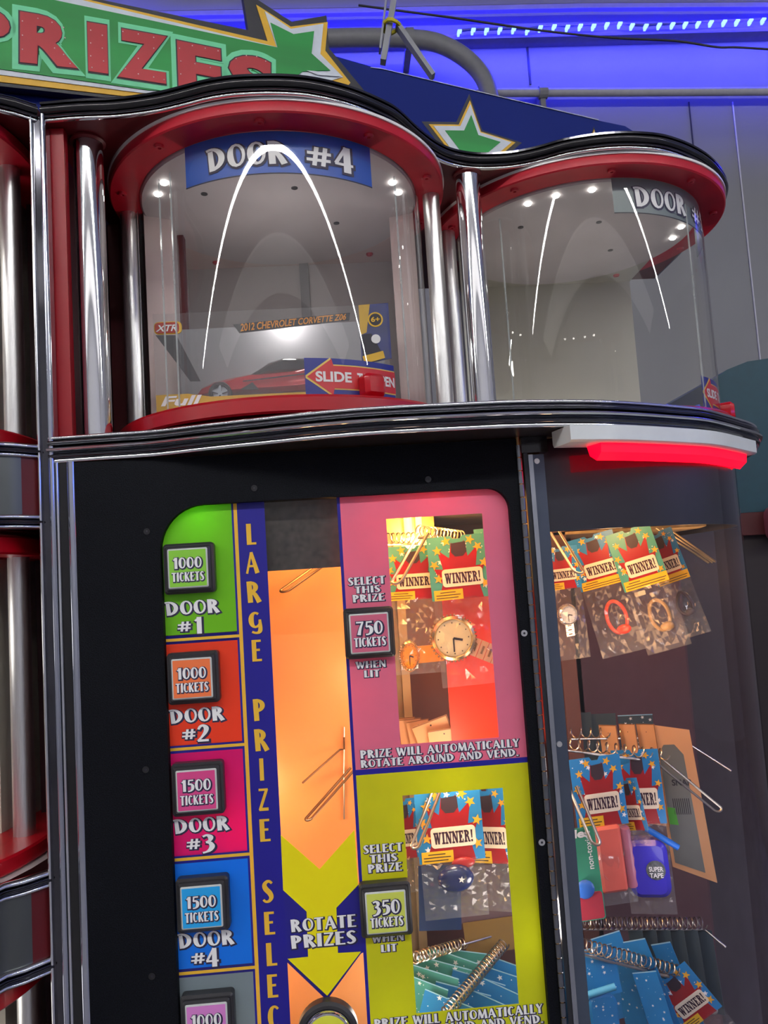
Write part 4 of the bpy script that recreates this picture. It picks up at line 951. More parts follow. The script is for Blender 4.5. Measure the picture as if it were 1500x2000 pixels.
# ================================================================== INSIDE THE CASE
WG = (1, .50, .16)
cl = empty('case_lamp', 'warm lit lamp tube glowing at the top of the upper prize window', 'lamp', at(802, 1020, .98))
pl = at(795, 1000, .98)
MB().tube([(pl.x, .98, pl.z-.030), (pl.x, .98, Z_(.080))], .005, 12).build('lamp_tube', lamp_mat('warm_tube', (1, .62, .20), 3), cl, smooth=True)
MB().tube([(pl.x+.014, .985, pl.z-.030), (pl.x+.014, .985, Z_(.080))], .004, 12).build('lamp_tube', lamp_mat('warm_tube', (1, .62, .20), 5), cl, smooth=True)
MB().box((pl.x-.06, 1.0, pl.z-.05), (pl.x+.035, 1.004, Z_(.081))).build('reflector', mat('gold_reflector', (.8, .5, .18), .25, .9, .2, 30), cl)
point('case_lamp_and_fill', (pl.x+.005, .925, Z_(.045)), WARM_POWER*.45, WG, .018)
P_ = WARM_POWER
def warm(px, py, Y, p, col=WG, r=.02, dz=0): q = at(px, py, Y); point('case_lamp_and_fill', (q.x, q.y, q.z+dz), P_*p, col, r)
warm(850, 985, .815, .34, (1, .52, .17), dz=.012); warm(705, 1060, .822, .10, (1, .45, .12), .012); warm(395, 1010, .815, .06, (1, .85, .2), .02)  # first is added fill; the others are lamps glowing through the prints
warm(600, 985, .84, .16, (1, .6, .25)); warm(480, 1600, .83, .16, (1, .6, .28)); warm(690, 1350, .83, .07, (1, .55, .22)); warm(480, 1950, .83, .10, (1, .6, .3))  # added fill hidden behind the prints, evens out the orange panel
warm(880, 1512, .825, .16, (1, .75, .55)); warm(1040, 1800, .83, .10, (.95, .85, .8)); warm(760, 1960, .83, .06, (.9, .85, .8))  # added fill for the lower window, no lamp there
warm(1260, 1250, .85, .12, (1, .56, .26), .03); warm(1190, 1020, .83, .20, (1, .52, .20)); warm(1350, 1120, 1.02, .10, (1, .55, .22)); warm(1150, 1500, .80, .03, (1, .8, .7)); warm(1330, 1700, .86, .035, (.9, .85, .85), .03)  # added fill for the curved side, no lamp there
q0_, q1_ = at(702, 985, .812), at(702, 1128, .812)
MB().tube([(q0_.x, .812, q0_.z), (q0_.x+.001, .812, q1_.z)], .004, 10).build('lamp_tube', lamp_mat('warm_tube_low', (1, .45, .12), 1.6), cl, smooth=True)

cr = empty('prize_carousel', 'revolving rack with orange-lit panel, wire hooks and coils inside the case', 'rack', (.10, 1.08, .33))
ORANGELIT = mat('panel_orange_lit', '#f0a060', .35, 0, .05, 12)  # warm light on the pale panel put into its orange colour
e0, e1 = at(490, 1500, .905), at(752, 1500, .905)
MB().box((e0.x, .905, .34), (e1.x-.012, .909, Z_(.035))).build('divider_panel', ORANGELIT, cr)
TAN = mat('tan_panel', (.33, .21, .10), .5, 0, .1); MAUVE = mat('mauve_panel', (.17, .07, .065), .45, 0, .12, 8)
def vpan(px0, px1, py, Y, m, z0=.34, z1=None, name='divider_panel', Y2=None):
    a, b = at(px0, py, Y).x, at(px1, py, Y2 or Y).x
    mb = MB(); mb.prism([(a, Y), (b, Y2 or Y), (b, (Y2 or Y)+.004), (a, Y+.004)], z0, z1 or Z_(.06)); return mb.build(name, m, cr)
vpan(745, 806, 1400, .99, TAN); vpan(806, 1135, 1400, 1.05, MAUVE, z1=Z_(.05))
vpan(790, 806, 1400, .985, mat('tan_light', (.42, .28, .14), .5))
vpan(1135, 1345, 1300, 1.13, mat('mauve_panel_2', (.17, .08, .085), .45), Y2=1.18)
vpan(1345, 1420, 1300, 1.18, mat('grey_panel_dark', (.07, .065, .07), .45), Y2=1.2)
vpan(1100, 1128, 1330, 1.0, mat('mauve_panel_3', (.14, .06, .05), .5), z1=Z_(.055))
MB().lathe((.12, 1.10), [(.022, .33), (.022, Z_(.07))], 24).build('spindle', STEEL, cr, smooth=True)
MB().lathe((.12, 1.10), [(.0005, .34), (.14, .34), (.14, .35), (.0005, .35)], 48).build('turntable', RUBBER, cr)

WIRE = mat('wire_brass_steel', (.62, .56, .48), .28, 1, .08, 30)
def ploop(A, B, w, r=.0014, name='hook_loop', m=None):      # closed U loop, two prongs; A, B = 3-D points, w = width vector
    A, B, w = Vector(A), Vector(B), Vector(w)/2; d = (B-A).normalized(); rr = w.length
    path = [A+w, B-d*rr+w]+[B-d*rr+w*math.cos(t)+d*rr*math.sin(t) for t in [k*PI/8 for k in range(1, 8)]]+[B-d*rr-w, A-w]
    return MB().tube(path, r, 8).build(name, m or WIRE, cr, smooth=True)
def rod(pts, r=.0014, name='hook_rod', m=WIRE): return MB().tube([Vector(p) for p in pts], r, 8).build(name, m, cr, smooth=True)
def coil(A, B, R, turns, r=.0008, name='wire_coil'):
    A, B = Vector(A), Vector(B); d = (B-A).normalized(); s = d.cross(Vector((0, 0, 1))).normalized(); u_ = s.cross(d)
    n = int(turns*12); return MB().tube([A+(B-A)*k/n+(s*math.cos(k*PI/6)+u_*math.sin(k*PI/6))*R for k in range(n+1)], r, 5).build(name, WIRE, cr, smooth=True)
def wv(px, py, Y, w): return at(px+w/2, py, Y)-at(px-w/2, py, Y)
# strip window
ploop(at(645, 1090, .895), at(552, 1156, .865), wv(600, 1130, .87, 17), .0014, m=mat('wire_shaded', (.30, .17, .08), .3, .9))  # darker copy of the wire, the hooks' shade put into its colour
rod([at(672, 1440, .90), at(672, 1463, .90), at(664, 1464, .90), at(591, 1529, .865)], .0011, m=mat('wire_dark', (.12, .06, .03), .4, .8))
rod([at(672, 1420, .903), at(672, 1600, .903)], .0008); 
ploop(at(690, 1500, .90), at(600, 1602, .855), wv(650, 1550, .88, 11), .0015, m=mat('wire_shaded', (.30, .17, .08), .3, .9))
# upper window
coil(at(818, 1037, .872), at(905, 1048, .94), .0065, 13); rod([at(815, 1050, .872), at(905, 1058, .94)], .0014)
ploop(at(827, 1042, .872), at(772, 1140, .850), wv(827, 1042, .86, 19)+Vector((0, 0, .001)), .0017)
coil(at(756, 1052, .93), at(815, 1050, .96), .0065, 6); rod([at(750, 1064, .93), at(815, 1062, .96)], .0014)
# lower window
ploop(at(852, 1546, .868), at(809, 1657, .850), wv(850, 1550, .86, 15), .0017)
coil(at(806, 1872, .86), at(905, 1842, .93), .0055, 16); coil(at(870, 1980, .845), at(985, 1842, .93), .0060, 24); rod([at(868, 1985, .845), at(980, 1850, .93)], .0014)
rod([at(900, 1846, .93), at(990, 1820, .97)], .0014)
# curved side
ploop(at(1078, 1030, .90), at(1133, 1120, .870), wv(1078, 1040, .88, 19), .0016)
for dx in (0, 12, 22): rod([at(1282+dx, 1032, 1.0), at(1385+dx*.6, 1100-dx*.1, .95)], .0014)
ploop(at(1118, 1535, .875), at(1166, 1650, .845), wv(1118, 1540, .86, 17), .0017)
rod([at(1108, 1466, .90), at(1287, 1488, .93)], .0014); ploop(at(1290, 1488, .93), at(1407, 1584, .90), wv(1290, 1488, .92, 12)+Vector((0, 0, .004)), .0014)
coil(at(1108, 1452, .90), at(1302, 1474, .93), .0062, 11)
rod([at(1110, 1444, .98), at(1325, 1441, 1.0), at(1428, 1506, .96)], .0013); coil(at(1110, 1432, .98), at(1300, 1430, 1.0), .006, 10)
coil(at(1138, 1803, .97), at(1375, 1803, 1.0), .0065, 24); rod([at(1138, 1815, .97), at(1375, 1815, 1.0), at(1418, 1850, .98)], .0014)
coil(at(1138, 1845, .87), at(1345, 1902, .92), .0062, 22); rod([at(1140, 1865, .87), at(1325, 1912, .92)], .0016); ploop(at(1330, 1912, .92), at(1397, 1978, .90), wv(1330, 1912, .92, 13)+Vector((0, 0, .003)), .0016)

# ---- prizes on cards
CBLUE = mat('card_blue', '#2a86c8', .38, 0, .12, 20); CBLUELIT = mat('card_blue_lit', '#4fa095', .38, 0, .12, 20); CRED = mat('card_red', '#a3181e', .38, 0, .15, 30); CGOLD = mat('card_gold', '#f0b030', .38, 0, .08)  # teal is the blue card with warm light put into its colour
BANN = mat('banner_cream', '#f6e8d0', .45, 0, .03); WARN = mat('warning_yellow', '#f2bf1e', .45, 0, .04); CDARK = mat('card_cutout', (.04, .02, .03), .5); CHAR = mat('letter_dark', (.04, .01, .03), .5)
def card_frame(px, py, Y, yaw, tilt):
    p = at(px, py, Y); P = Plane(p, math.radians(yaw), math.radians(tilt)); return P
def dots(w, h, seed, n, stars=True):
    rnd = random.Random(seed); mb = MB()
    for k in range(n):
        x, y = rnd.uniform(-w*.46, w*.46), rnd.uniform(-h*.96, -h*.04)
        if k % 3 == 0 and stars: mb.prism(star(x, y, w*.055, rnd.random()), .0003, .00045)
        else: mb.prism([(x+w*.011*math.cos(a), y+w*.011*math.sin(a)) for a in [k2*PI/3 for k2 in range(6)]], .0003, .00045)
    return mb
def winner_pack(px, py, Y, wpx, label, yaw=0, tilt=0, teal=False, content=None, baglen=1.25, group=None, hpx=None, warnfull=False, bag=True):
    P = card_frame(px, py, Y, yaw, tilt); w = wpx*Y/F; h = (hpx*Y/F) if hpx else w*.95
    r = empty('winner_pack', label, 'prize pack', P.o, group, P.M)
    MB().prism([(-w/2, -h), (w/2, -h), (w/2, 0), (w*.10, 0), (w*.06, -h*.05), (-w*.06, -h*.05), (-w*.10, 0), (-w/2, 0)], -.0003, .0003).build('card', CBLUELIT if teal else CBLUE, r, P.M)
    o = dots(w, h, int(px*7+py), 26).build('star_print', INKWHITE, r, P.M); o['kind'] = 'stuff'
    bp = [(-.40, -1), (-.30, -.75), (-.42, -.50), (-.27, -.52), (-.34, -.20), (-.15, -.35), (-.10, -.10), (0, -.30), (.12, -.08), (.16, -.34), (.34, -.18), (.28, -.50), (.43, -.48), (.30, -.74), (.36, -1)]
    MB().prism([(x*w, y*h) for x, y in bp], .0004, .0006).build('burst_print', CRED, r, P.M)
    MB().prism([(-.10*w, -.12*h), (.14*w, -.10*h), (.15*w, -.26*h), (.08*w, -.33*h), (-.05*w, -.33*h), (-.11*w, -.26*h)], .0007, .0009).build('cutout', CDARK, r, P.M)
    mb = MB()
    for i, (x, y) in enumerate(((-.34, -.22), (-.41, -.44), (-.36, -.66), (.34, -.20), (.42, -.46), (.40, -.78), (.22, -.08), (-.18, -.08))):
        mb.prism(star(x*w, y*h, w*.085, i*.7), .0007, .0010)
    mb.build('gold_stars', CGOLD, r, P.M)
    bn = MB().rbox(-.30*w, -.80*h, .38*w, -.52*h, .0010, .0013, .004*w/.07, .0001).build('banner', BANN, r, P.M)
    vs, fs = fit_text(strokes_mb('WINNER!', SL, .02, .02), (-.26*w, -.745*h, .34*w, -.585*h), .0014); MB().add(vs, fs).build('lettering', CHAR, bn, P.M)
    x1 = .5 if warnfull else .02
    wr = MB().prism([(-.46*w, -1.0*h), (x1*w, -1.0*h), (x1*w, -.84*h), (-.46*w, -.84*h)], .0008, .0011).build('warning_strip', WARN, r, P.M)
    mb = MB()
    for k, (a, b) in enumerate(((-.36, -.1), (-.43, x1-.04), (-.43, x1-.08))): mb.prism([(a*w, -(.875+k*.042)*h), (b*w, -(.875+k*.042)*h), (b*w, -(.887+k*.042)*h), (a*w, -(.887+k*.042)*h)], .0011, .0012)
    mb.build('warning_print', INKBLACK, wr, P.M)
    if bag:
        H0, H1 = -h*.97, -h*.97-w*baglen
        rnd = random.Random(int(px)); nx, ny = 12, 15; vs = []; fs = []
        for side in (0, 1):
            for j in range(ny+1):
                for i in range(nx+1):
                    x = -w*.48+w*.96*i/nx; y = H0+(H1-H0)*j/ny
                    edge = math.sin(PI*i/nx)*math.sin(PI*min(1, (j+.6)/ny*1.0) if j < ny else 0)
                    n = (.006*edge+rnd.uniform(-.0020, .0020)*(1 if 0 < i < nx and 0 < j < ny else 0))*(1 if side == 0 else -1)
                    vs.append((x+(rnd.uniform(-.001, .001) if 0 < i < nx else 0), y, n))
        M_ = (nx+1)*(ny+1)
        for sd in (0, 1):
            for j in range(ny):
                for i in range(nx):
                    a = sd*M_+j*(nx+1)+i; fs += [(a, a+1, a+nx+2), (a, a+nx+2, a+nx+1)] if (i*7+j*3) % 2 else [(a, a+1, a+nx+1), (a+1, a+nx+2, a+nx+1)]
        MB().add(vs, fs).build('bag', BAG, r, P.M)
        if content: content(r, P, w, H0, H1)
    return r
def watch_at(parent, P, cx_, cy_, R, face, ring, strapm, strap=None, squash=1.0):
    f0 = lathe_n(MB(), (0, 0), [(R*.78, .0015), (R*.98, .0015), (R, .0), (R, -.003), (R*.9, -.004), (.0001, -.004)], 32)
    lathe_n(f0, (0, 0), [(R*.80, .0012), (R*.86, .0034), (R*.98, .0018)], 32)
    f0.v = [(cx_+a*squash, cy_+b, c) for a, b, c in f0.v]
    wc = f0.build('watch_case', ring, parent, P.M, smooth=True)
    fc = MB().disc((0, 0), R*.80, 28, .0, .0016); fc.v = [(cx_+a*squash, cy_+b, c) for a, b, c in fc.v]; fc.build('watch_face', face, wc, P.M)
    mb = MB()
    for ang, ln, wd_ in ((105, .42, .05), (182, .60, .035)):
        a = math.radians(ang); d = (math.sin(a), math.cos(a)); q = (d[1], -d[0]); s = R*wd_
        mb.prism([(cx_+q[0]*s, cy_+q[1]*s), (cx_+(d[0]*R*ln+q[0]*s)*squash, cy_+d[1]*R*ln+q[1]*s), (cx_+(d[0]*R*ln-q[0]*s)*squash, cy_+d[1]*R*ln-q[1]*s), (cx_-q[0]*s, cy_-q[1]*s)], .0016, .0020)
    for k in range(12):
        a = k*PI/6; mb.disc((cx_+R*.68*math.sin(a)*squash, cy_+R*.68*math.cos(a)), R*.03, 6, .0016, .0018)
    mb.build('watch_hands', INKBLACK, wc, P.M)
    bd = MB()
    for k in range(40):
        a = k*2*PI/40; bd.sphere((cx_+R*1.03*math.sin(a)*squash, cy_+R*1.03*math.cos(a), -.0005), R*.055, 6, 4)
    bd.build('bead_ring', ring, wc, P.M, smooth=True)
    if strap:
        x1_, y1_, ww, nl = strap; d = Vector((x1_-cx_, y1_-cy_)); l = d.length; d.normalize(); q = Vector((-d.y, d.x))*ww/2; s = Vector((cx_, cy_))+d*R*.9*squash; step = (l-R*.9*squash)/nl
        for k in range(nl):
            a = s+d*step*k; b = s+d*(step*(k+.9)); g = .0005*k
            sl = MB().prism([tuple(a+q), tuple(b+q), tuple(b-q), tuple(a-q)], -.003-g, -.0005-g).build('strap_link', strapm, parent, P.M)
            if nl > 2:
                m_ = (a+b)/2; MB().prism([tuple(m_+q*.45+d*step*.14), tuple(m_+q*.45-d*step*.14), tuple(m_-q*.45-d*step*.14), tuple(m_-q*.45+d*step*.14)], -.0005-g, -.0002-g).build('link_slot', mat('slot_brown', (.25, .12, .05), .4), sl, P.M)
GFACE = mat('cream_dial', '#f2e2b0', .3); GOLD = mat('gold_metal', (.86, .62, .32), .22, 1, .08, 30); OSTR = mat('orange_strap', '#f0951c', .35); PSTR = mat('peach_strap', '#e8b088', .4); SILV = mat('silver_metal', (.75, .72, .70), .2, 1)
YF = .874
k_ = YF/F
def c_big(r, P, w, H0, H1): pass
# upper window: red backing card first, then packs
P = card_frame(918, 1160, .895, 0, 0)
rcd = empty('red_card', 'tall plain bright red card behind the cream dial watch', 'card', P.o, None, P.M)
kk = .895/F
MB().prism([(-56*kk, -285*kk), (-32*kk, -287*kk), (62*kk, -287*kk), (60*kk, 10*kk), (-56*kk, 10*kk)], -.0004, .0004).build('card_sheet', mat('fluorescent_red', '#ff3a1c', .45, 0, .06, 10, emit=0), rcd, P.M)
def cw(r, P, w, H0, H1): watch_at(r, P, -w*.22, H0-w*.66, w*.37, GFACE, GOLD, PSTR, (w*.66, H0-w*1.12, w*.30, 5))
winner_pack(890, 1046, .874, 118, 'teal-lit winner card with large cream dial watch in the upper window', 0, 2, True, cw, 1.45, None, 124)
def cg(r, P, w, H0, H1): watch_at(r, P, -w*.15, H0-w*1.02, w*.27, OSTR, GOLD, OSTR, (w*.75, H0-w*1.0, w*.30, 1), .62)
winner_pack(802, 1066, .90, 108, 'winner card with small gold watch on orange strap in the upper window', 0, 0, True, cg, 1.35, None, 105)
winner_pack(966, 1030, .93, 84, 'teal-lit winner card at the right back of the upper window', -12, 2, True, None, 1.3, None, 132, bag=False)
vp = [('upper window, left back corner', 765, 1075, .94)]
winner_pack(762, 1072, .945, 74, 'dim winner card at the left back of the upper window', 8, 0, True, None, 1.2, None, 100, bag=False)
# beige price cards
BEI = mat('beige_card', '#d9a070', .5, 0, .05, 15)
def plain_card(px, py, Y, wpx, hpx, yaw, tilt, label, m=BEI, name='beige_card', group=None, hole=True, seed=None, cat='card'):
    P = card_frame(px, py, Y, yaw, tilt); w, h_ = wpx*Y/F, hpx*Y/F
    r = empty(name, label, cat, P.o, group, P.M)
    MB().prism([(-w/2, -h_), (w/2, -h_), (w/2, 0), (-w/2, 0)], -.0003, .0003).build('card', m, r, P.M)
    if m is BEI: MB().prism([(-w/2, 0), (w/2, 0), (w/2, -h_), (w/2-w*.035, -h_), (w/2-w*.035, -w*.035), (-w/2, -w*.035)], .0003, .0005).build('card_edge', mat('card_edge_brown', '#8a5a34', .5), r, P.M)
    if hole: MB().disc((0, -h_*.08), w*.025, 8, .0003, .0004).build('hang_hole', CDARK, r, P.M)
    if seed is not None: MB().prism([(-w/2, -h_*.012), (w/2, -h_*.012), (w/2, .0002), (-w/2, .0002)], .0003, .0005).build('card_edge', mat('card_edge_pale', '#9fd0e8', .4), r, P.M)
    if seed is not None: o = dots(w, h_, seed, 22).build('star_print', INKWHITE, r, P.M); o['kind'] = 'stuff'
    return r
bg = 'beige cards at the foot of the upper window'
for i, (x, y, Y, w_, h_, tl) in enumerate(((787, 1402, .955, 46, 110, 3), (800, 1404, .945, 44, 110, 4), (815, 1407, .935, 44, 110, 8), (838, 1408, .92, 72, 110, 18), (866, 1424, .905, 62, 110, 6))):
    plain_card(x, y, Y, w_, h_, -10, tl, ('rearmost beige card in the row at the foot of the upper window', 'second beige card from the left under the gold watch', 'middle beige card of the row under the gold watch', 'wide tilted beige card with a peak under the gold watch', 'frontmost beige card beside the red card foot')[i], group=bg)
# lower window
NB = mat('navy_ball', (.02, .03, .12), .2, 0, .1, coat=.6)
def cball(r, P, w, H0, H1):
    MB().sphere((w*.02, H0-w*.26, .004), w*.22, 20, 12, (1.25, .92, .5)).build('navy_ball', NB, r, P.M, smooth=True)
    mb = MB().prism(star(w*.09, H0-w*.24, w*.05, .2), .0135, .0139); mb.build('ball_mark', INKWHITE, r, P.M)
    MB().sphere((w*.16, H0-w*.06, .001), w*.12, 14, 8, (1.5, .7, .4)).build('red_ball_back', mat('ball_red', '#b03030', .3), r, P.M, smooth=True)
winner_pack(872, 1541, .874, 126, 'blue winner card with glossy navy ball in clear bag, front of the lower window', 0, 1, False, cball, .85, None, 134)
winner_pack(945, 1538, .915, 92, 'blue winner card half hidden at the right of the lower window', -25, 2, False, None, 1.0, None, 140)
winner_pack(985, 1534, .95, 80, 'narrow blue winner card farthest right in the lower window', -35, 2, False, None, 1.0, None, 140)
winner_pack(786, 1560, .92, 60, 'winner card cut off by the left edge of the lower window', 5, 0, False, None, 1.1, None, 110)
plain_card(858, 1690, .915, 80, 118, 0, -3, 'dark blue card hanging low behind the navy ball', mat('deep_blue_card', (.01, .03, .12), .4), 'blue_card', hole=False)
plain_card(945, 1690, .96, 130, 110, 0, 2, 'dull mauve sheet behind the packs of the lower window', mat('mauve_sheet', (.17, .10, .12), .5), 'mauve_card', hole=False)
plain_card(960, 1795, .955, 110, 60, 0, 3, 'ochre sheet below the mauve sheet in the lower window', mat('ochre_sheet', (.28, .16, .04), .5), 'ochre_card', hole=False)
gl_ = 'starred blue cards fanned on the coils of the lower window'
fan = [(915, 1858, .935, 96, 1), (888, 1866, .925, 104, 1), (868, 1880, .915, 104, 1), (1000, 1882, .935, 90, 0), (846, 1896, .90, 100, 1), (982, 1898, .92, 104, 0), (936, 1908, .905, 100, 0), (836, 1918, .885, 80, 1), (970, 1922, .895, 100, 0), (905, 1930, .885, 104, 0), (950, 1946, .875, 110, 0), (880, 1952, .865, 100, 0), (930, 1970, .855, 110, 0)]
ordn = ['first', 'second', 'third', 'fourth', 'fifth', 'sixth', 'seventh', 'eighth']
nb = nt2 = 0
for i, (x, y, Y, w_, tq) in enumerate(fan):
    if tq: lb = ordn[nt2]+' starred teal-lit card from the back on the left coil of the lower window'; nt2 += 1
    else: lb = ordn[nb]+' starred blue card from the back along the slanting coil of the lower window'; nb += 1
    plain_card(x, y, Y, w_, 130, -8-(i*37 % 22), -14-(i*29 % 9) if not tq else -8-(i*5 % 6), lb, CBLUELIT if tq else CBLUE, 'starred_card', gl_ if not tq else 'starred teal-lit cards fanned in the lower window', False, i)
# curved side, upper row
def cband(col): 
    def f(r, P, w, H0, H1):
        m = mat('band_'+col[0], col[1], .3)
        n = 28; MB().tube([(w*.05+w*.20*math.cos(2*PI*k/n), H0-w*.72+w*.34*math.sin(2*PI*k/n), .003*math.sin(4*PI*k/n)) for k in range(n+1)], .0022, 8, False).build('bangle', m, r, P.M, smooth=True)
        MB().sphere((w*.12, H0-w*1.0, .002), w*.13, 12, 8, (1.2, .8, .5)).build('charm', m, r, P.M, smooth=True)
    return f
def cwh(r, P, w, H0, H1): watch_at(r, P, w*.02, H0-w*.66, w*.25, mat('white_dial', (.75, .75, .72), .3), SILV, SILV, (w*.05, H0-w*1.2, w*.22, 3))
winner_pack(1090, 1068, .905, 80, 'winner card with white dial watch in clear bag at the left of the curved side', 10, 3, False, cwh, 1.75, None, 84)
winner_pack(1150, 1046, .925, 92, 'dim winner card with coral bangle, second from left in the curved side', -20, 12, False, cband(('coral', '#d04838')), 1.5, None, 104, True)
winner_pack(1224, 1034, .905, 88, 'brightly lit winner card with gold bangle in the middle of the curved side', -22, 14, True, cband(('clearish', '#a08058')), 1.5, None, 118, True)
winner_pack(1280, 1040, .95, 66, 'narrow winner card with smoky bangle at the right of the curved side', -42, 16, False, cband(('smoke', '#5c5058')), 1.7, None, 104, True)
# curved side, middle row
bgm = 'beige cards edge on in the middle of the curved side'
for i, (x, y, Y, w_) in enumerate(((1186, 1416, .985, 40), (1224, 1414, .98, 36), (1260, 1414, .97, 40))):
    plain_card(x, y, Y, w_, 190, -52, 4, ('leftmost', 'middle', 'rightmost')[i]+' of three narrow beige cards on the middle rod of the curved side', group=bgm)
for i, (x, w_) in enumerate(((1130, 46), (1175, 52), (1240, 66))):
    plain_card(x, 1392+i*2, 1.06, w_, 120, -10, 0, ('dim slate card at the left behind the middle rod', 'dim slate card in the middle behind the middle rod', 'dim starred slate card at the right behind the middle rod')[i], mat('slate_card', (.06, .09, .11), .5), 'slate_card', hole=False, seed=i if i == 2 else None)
P = card_frame(1308, 1413, .955, -28, 4); kk = .955/F
bc = empty('puzzle_card', 'large beige card with grey window and barcode at the right of the middle row', 'card', P.o, None, P.M)
MB().prism([(-38*kk, -270*kk), (38*kk, -298*kk), (34*kk, -14*kk), (-38*kk, 0)], -.0004, .0004).build('card', BEI, bc, P.M)
MB().prism([(-32*kk, -262*kk), (20*kk, -280*kk), (16*kk, -60*kk), (2*kk, -40*kk), (-18*kk, -40*kk), (-32*kk, -60*kk)], .0004, .0008).build('window_print', mat('grey_print', (.16, .17, .16), .4), bc, P.M)
mb = MB()
for i in range(9): mb.prism([((-18+i*3.6)*kk, -172*kk), ((-16.4+i*3.6)*kk, -172*kk), ((-16.4+i*3.6)*kk, -142*kk), ((-18+i*3.6)*kk, -142*kk)], .0008, .0010)
mb.build('barcode', INKBLACK, bc, P.M)
MB().prism([(-30*kk, -190*kk), (-14*kk, -192*kk), (-16*kk, -160*kk), (-30*kk, -158*kk)], .0008, .0010).build('green_print', mat('green_patch', '#4fae2c', .4), bc, P.M)
vs, fs = fit_text(font_mb('SNAP', .03), (-14*kk, -118*kk, 22*kk, -106*kk), .0010); MB().add(vs, fs).build('lettering', INKBLACK, bc, P.M)
def cpur(r, P, w, H0, H1):
    V = mat('violet_plastic', '#3a2fc0', .25, 0, .05, coat=.5)
    MB().rbox(-w*.42, H0-w*1.55, w*.42, H0-w*.35, -.010, .012, w*.22, .005).build('violet_case', V, r, P.M, smooth=True)
    lathe_n(MB(), (w*.14, H0-w*.95), [(w*.20, .012), (w*.20, .0128), (.0001, .0130)], 20).build('round_sticker', mat('sticker_dark', (.10, .11, .12), .4, 0, .6, 200), r, P.M)
    vs, fs = fit_text(font_mb('SUPER', .02), (w*.0, H0-w*.97, w*.29, H0-w*.87), .0136); MB().add(vs, fs).build('lettering', INKWHITE, r, P.M)
    vs, fs = fit_text(font_mb('TAPE', .02), (w*.0, H0-w*1.10, w*.28, H0-w*1.0), .0136); MB().add(vs, fs).build('lettering', INKWHITE, r, P.M)
    mb = MB().tube([(w*.05, H0-w*.15, .0), (w*.35, H0-w*.30, .008), (w*.66, H0-w*.52, .006)], .0035, 10); mb.build('blue_strap', mat('strap_blue', '#1c6fd8', .35), r, P.M, smooth=True)
winner_pack(1238, 1464, .925, 88, 'blue winner card with violet plastic case in clear bag, middle row of curved side', -18, 2, False, cpur, 1.95, None, 140)
winner_pack(1218, 1520, .90, 56, 'winner card seen edge on in front of the violet case pack', -50, 10, False, None, .5, None, 96)
def cpink(r, P, w, H0, H1):
    MB().rbox(-w*.20, H0-w*1.25, w*.30, H0-w*.02, -.006, .006, w*.06, .003).build('coral_bottle', mat('coral_plastic', '#e86a5c', .35), r, P.M, smooth=True)
    MB().tube([(w*.40, H0-w*(.1+.12*k), .001*(-1)**k) for k in range(10)], [.005+.0015*(k % 2) for k in range(10)], 10).build('pink_hose', mat('pinkish', '#b06880', .35), r, P.M, smooth=True)
winner_pack(1160, 1478, .885, 100, 'blue winner card with coral bottle in clear bag at the left of the middle row', 0, 3, False, cpink, 1.5, None, 132)
P = card_frame(1138, 1616, .862, 0, 3); kk = .862/F
nt_ = empty('putty_card', 'green and pink printed card reading non-toxic at the left of the middle row', 'card', P.o, None, P.M)
MB().rbox(-36*kk, -172*kk, 22*kk, 0, -.0004, .0004, .003, .0002).build('card', mat('putty_green', '#3f9a78', .4, 0, .25, 12), nt_, P.M)
MB().rbox(-34*kk, -170*kk, 20*kk, -120*kk, .0004, .0008, .003, .0002).build('pink_print', mat('putty_pink', '#c03a4a', .4), nt_, P.M)
MB().sphere((-12*kk, -112*kk, .003), 18*kk, 14, 8, (1, 1, .4)).build('blue_blob', mat('blob_blue', '#3c78d8', .3), nt_, P.M, smooth=True)
d = font_mb('non-toxic', .01); vs, fs = fit_text(d, (0, 0, 62*kk, 11*kk), .0006)
MB().add([(8*kk-b+4*kk, -78*kk+a, c) for a, b, c in vs], fs).build('lettering', INKWHITE, nt_, P.M)
vs, fs = fit_text(font_mb('ules', .04, .1), (-34*kk, -18*kk, 12*kk, -2*kk), .0012); MB().add(vs, fs).build('lettering', INKWHITE, nt_, P.M)
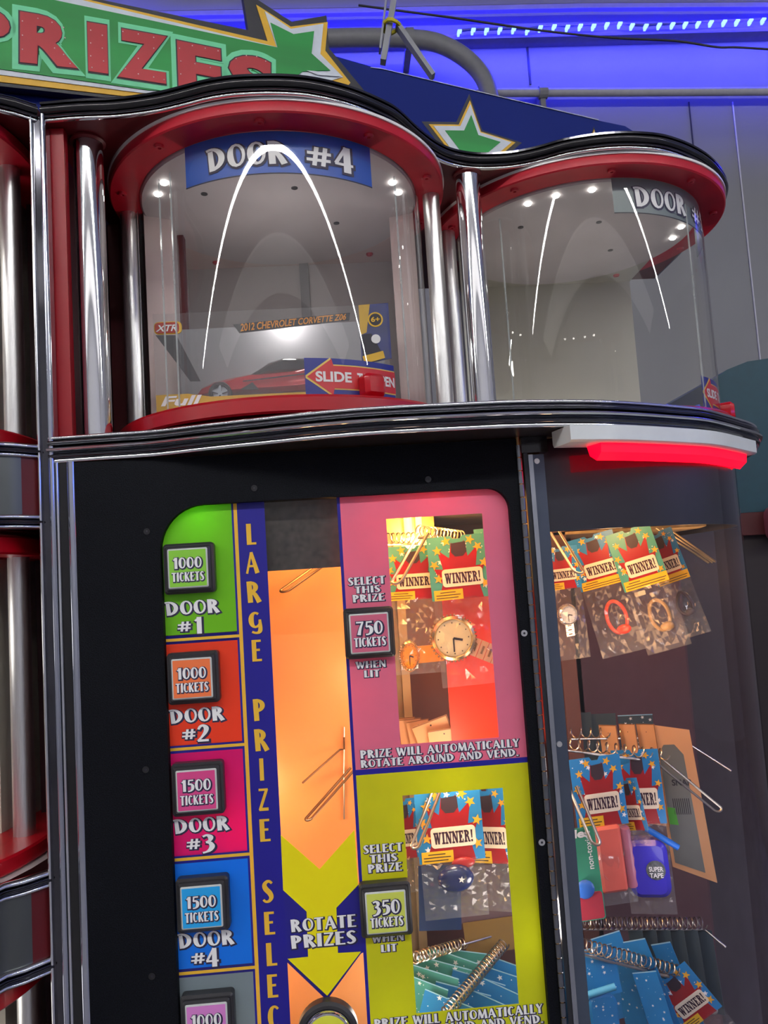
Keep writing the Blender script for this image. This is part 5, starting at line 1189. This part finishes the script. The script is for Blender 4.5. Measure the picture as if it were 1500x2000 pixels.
# curved side, lower row
lowc = [(1162, 1850, .885, 66, 90, 0, 8, 'starred blue card at the left of the lowest coil of the curved side'),
        (1180, 1826, .93, 60, 150, -10, 16, 'starred blue card with raised corner behind the leftmost lower card'),
        (1212, 1852, .925, 44, 160, -40, 8, 'narrow starred blue card third from left on the lowest coil'),
        (1238, 1836, .91, 46, 150, -38, 20, 'pointed starred blue card left of centre on the lowest coil'),
        (1258, 1898, .885, 46, 130, -30, 14, 'large starred blue card hanging low before the lowest coil'),
        (1290, 1842, .93, 40, 150, -40, 20, 'pointed starred blue card right of centre on the lowest coil')]
for i, (x, y, Y, w_, h_, yw, tl, lb) in enumerate(lowc): plain_card(x, y, Y, w_, h_, yw, tl, lb, CBLUE, 'starred_card', None, False, 40+i)
for i in range(6):
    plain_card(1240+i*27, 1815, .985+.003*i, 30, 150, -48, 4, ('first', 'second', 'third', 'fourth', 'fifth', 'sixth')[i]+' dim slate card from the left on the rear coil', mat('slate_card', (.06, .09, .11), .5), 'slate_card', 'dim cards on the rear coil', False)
P = card_frame(1175, 1934, .868, 0, 3); kk = .868/F
bb = empty('blue_pouch', 'bright starred blue pouch with rounded foot at the bottom of the curved side', 'pouch', P.o, None, P.M)
MB().rbox(-28*kk, -92*kk, 26*kk, -8*kk, -.002, .002, .010, .002).build('pouch_body', CBLUE, bb, P.M, smooth=True)
MB().tube([(-28*kk, -4*kk, .001), (26*kk, 4*kk, .001)], .0035, 10).build('pouch_roll', mat('pouch_light_blue', '#5cb8e0', .25), bb, P.M, smooth=True)
o = dots(50*kk, 80*kk, 77, 20).build('star_print', INKWHITE, bb, P.M @ Matrix.Translation((0, -8*kk, .002))); o['kind'] = 'stuff'
winner_pack(1300, 1905, .915, 92, 'winner card tilted steeply at the bottom of the curved side', -20, 38, False, None, .6, None, 96)
tg = empty('amber_bead_bag', 'amber glinting beads in a clear bag at the bottom right of the curved side', 'prize pack', at(1325, 1985, .935))
mb = MB(); rnd = random.Random(5)
for k in range(60):
    p = at(1325+rnd.uniform(-34, 30), 1990+rnd.uniform(-28, 40), .935+rnd.uniform(-.01, .01)); mb.sphere(p, .0032, 7, 5)
o = mb.build('beads', mat('amber', (.55, .26, .08), .15, .3, .2, 50), tg, smooth=True); o['kind'] = 'stuff'
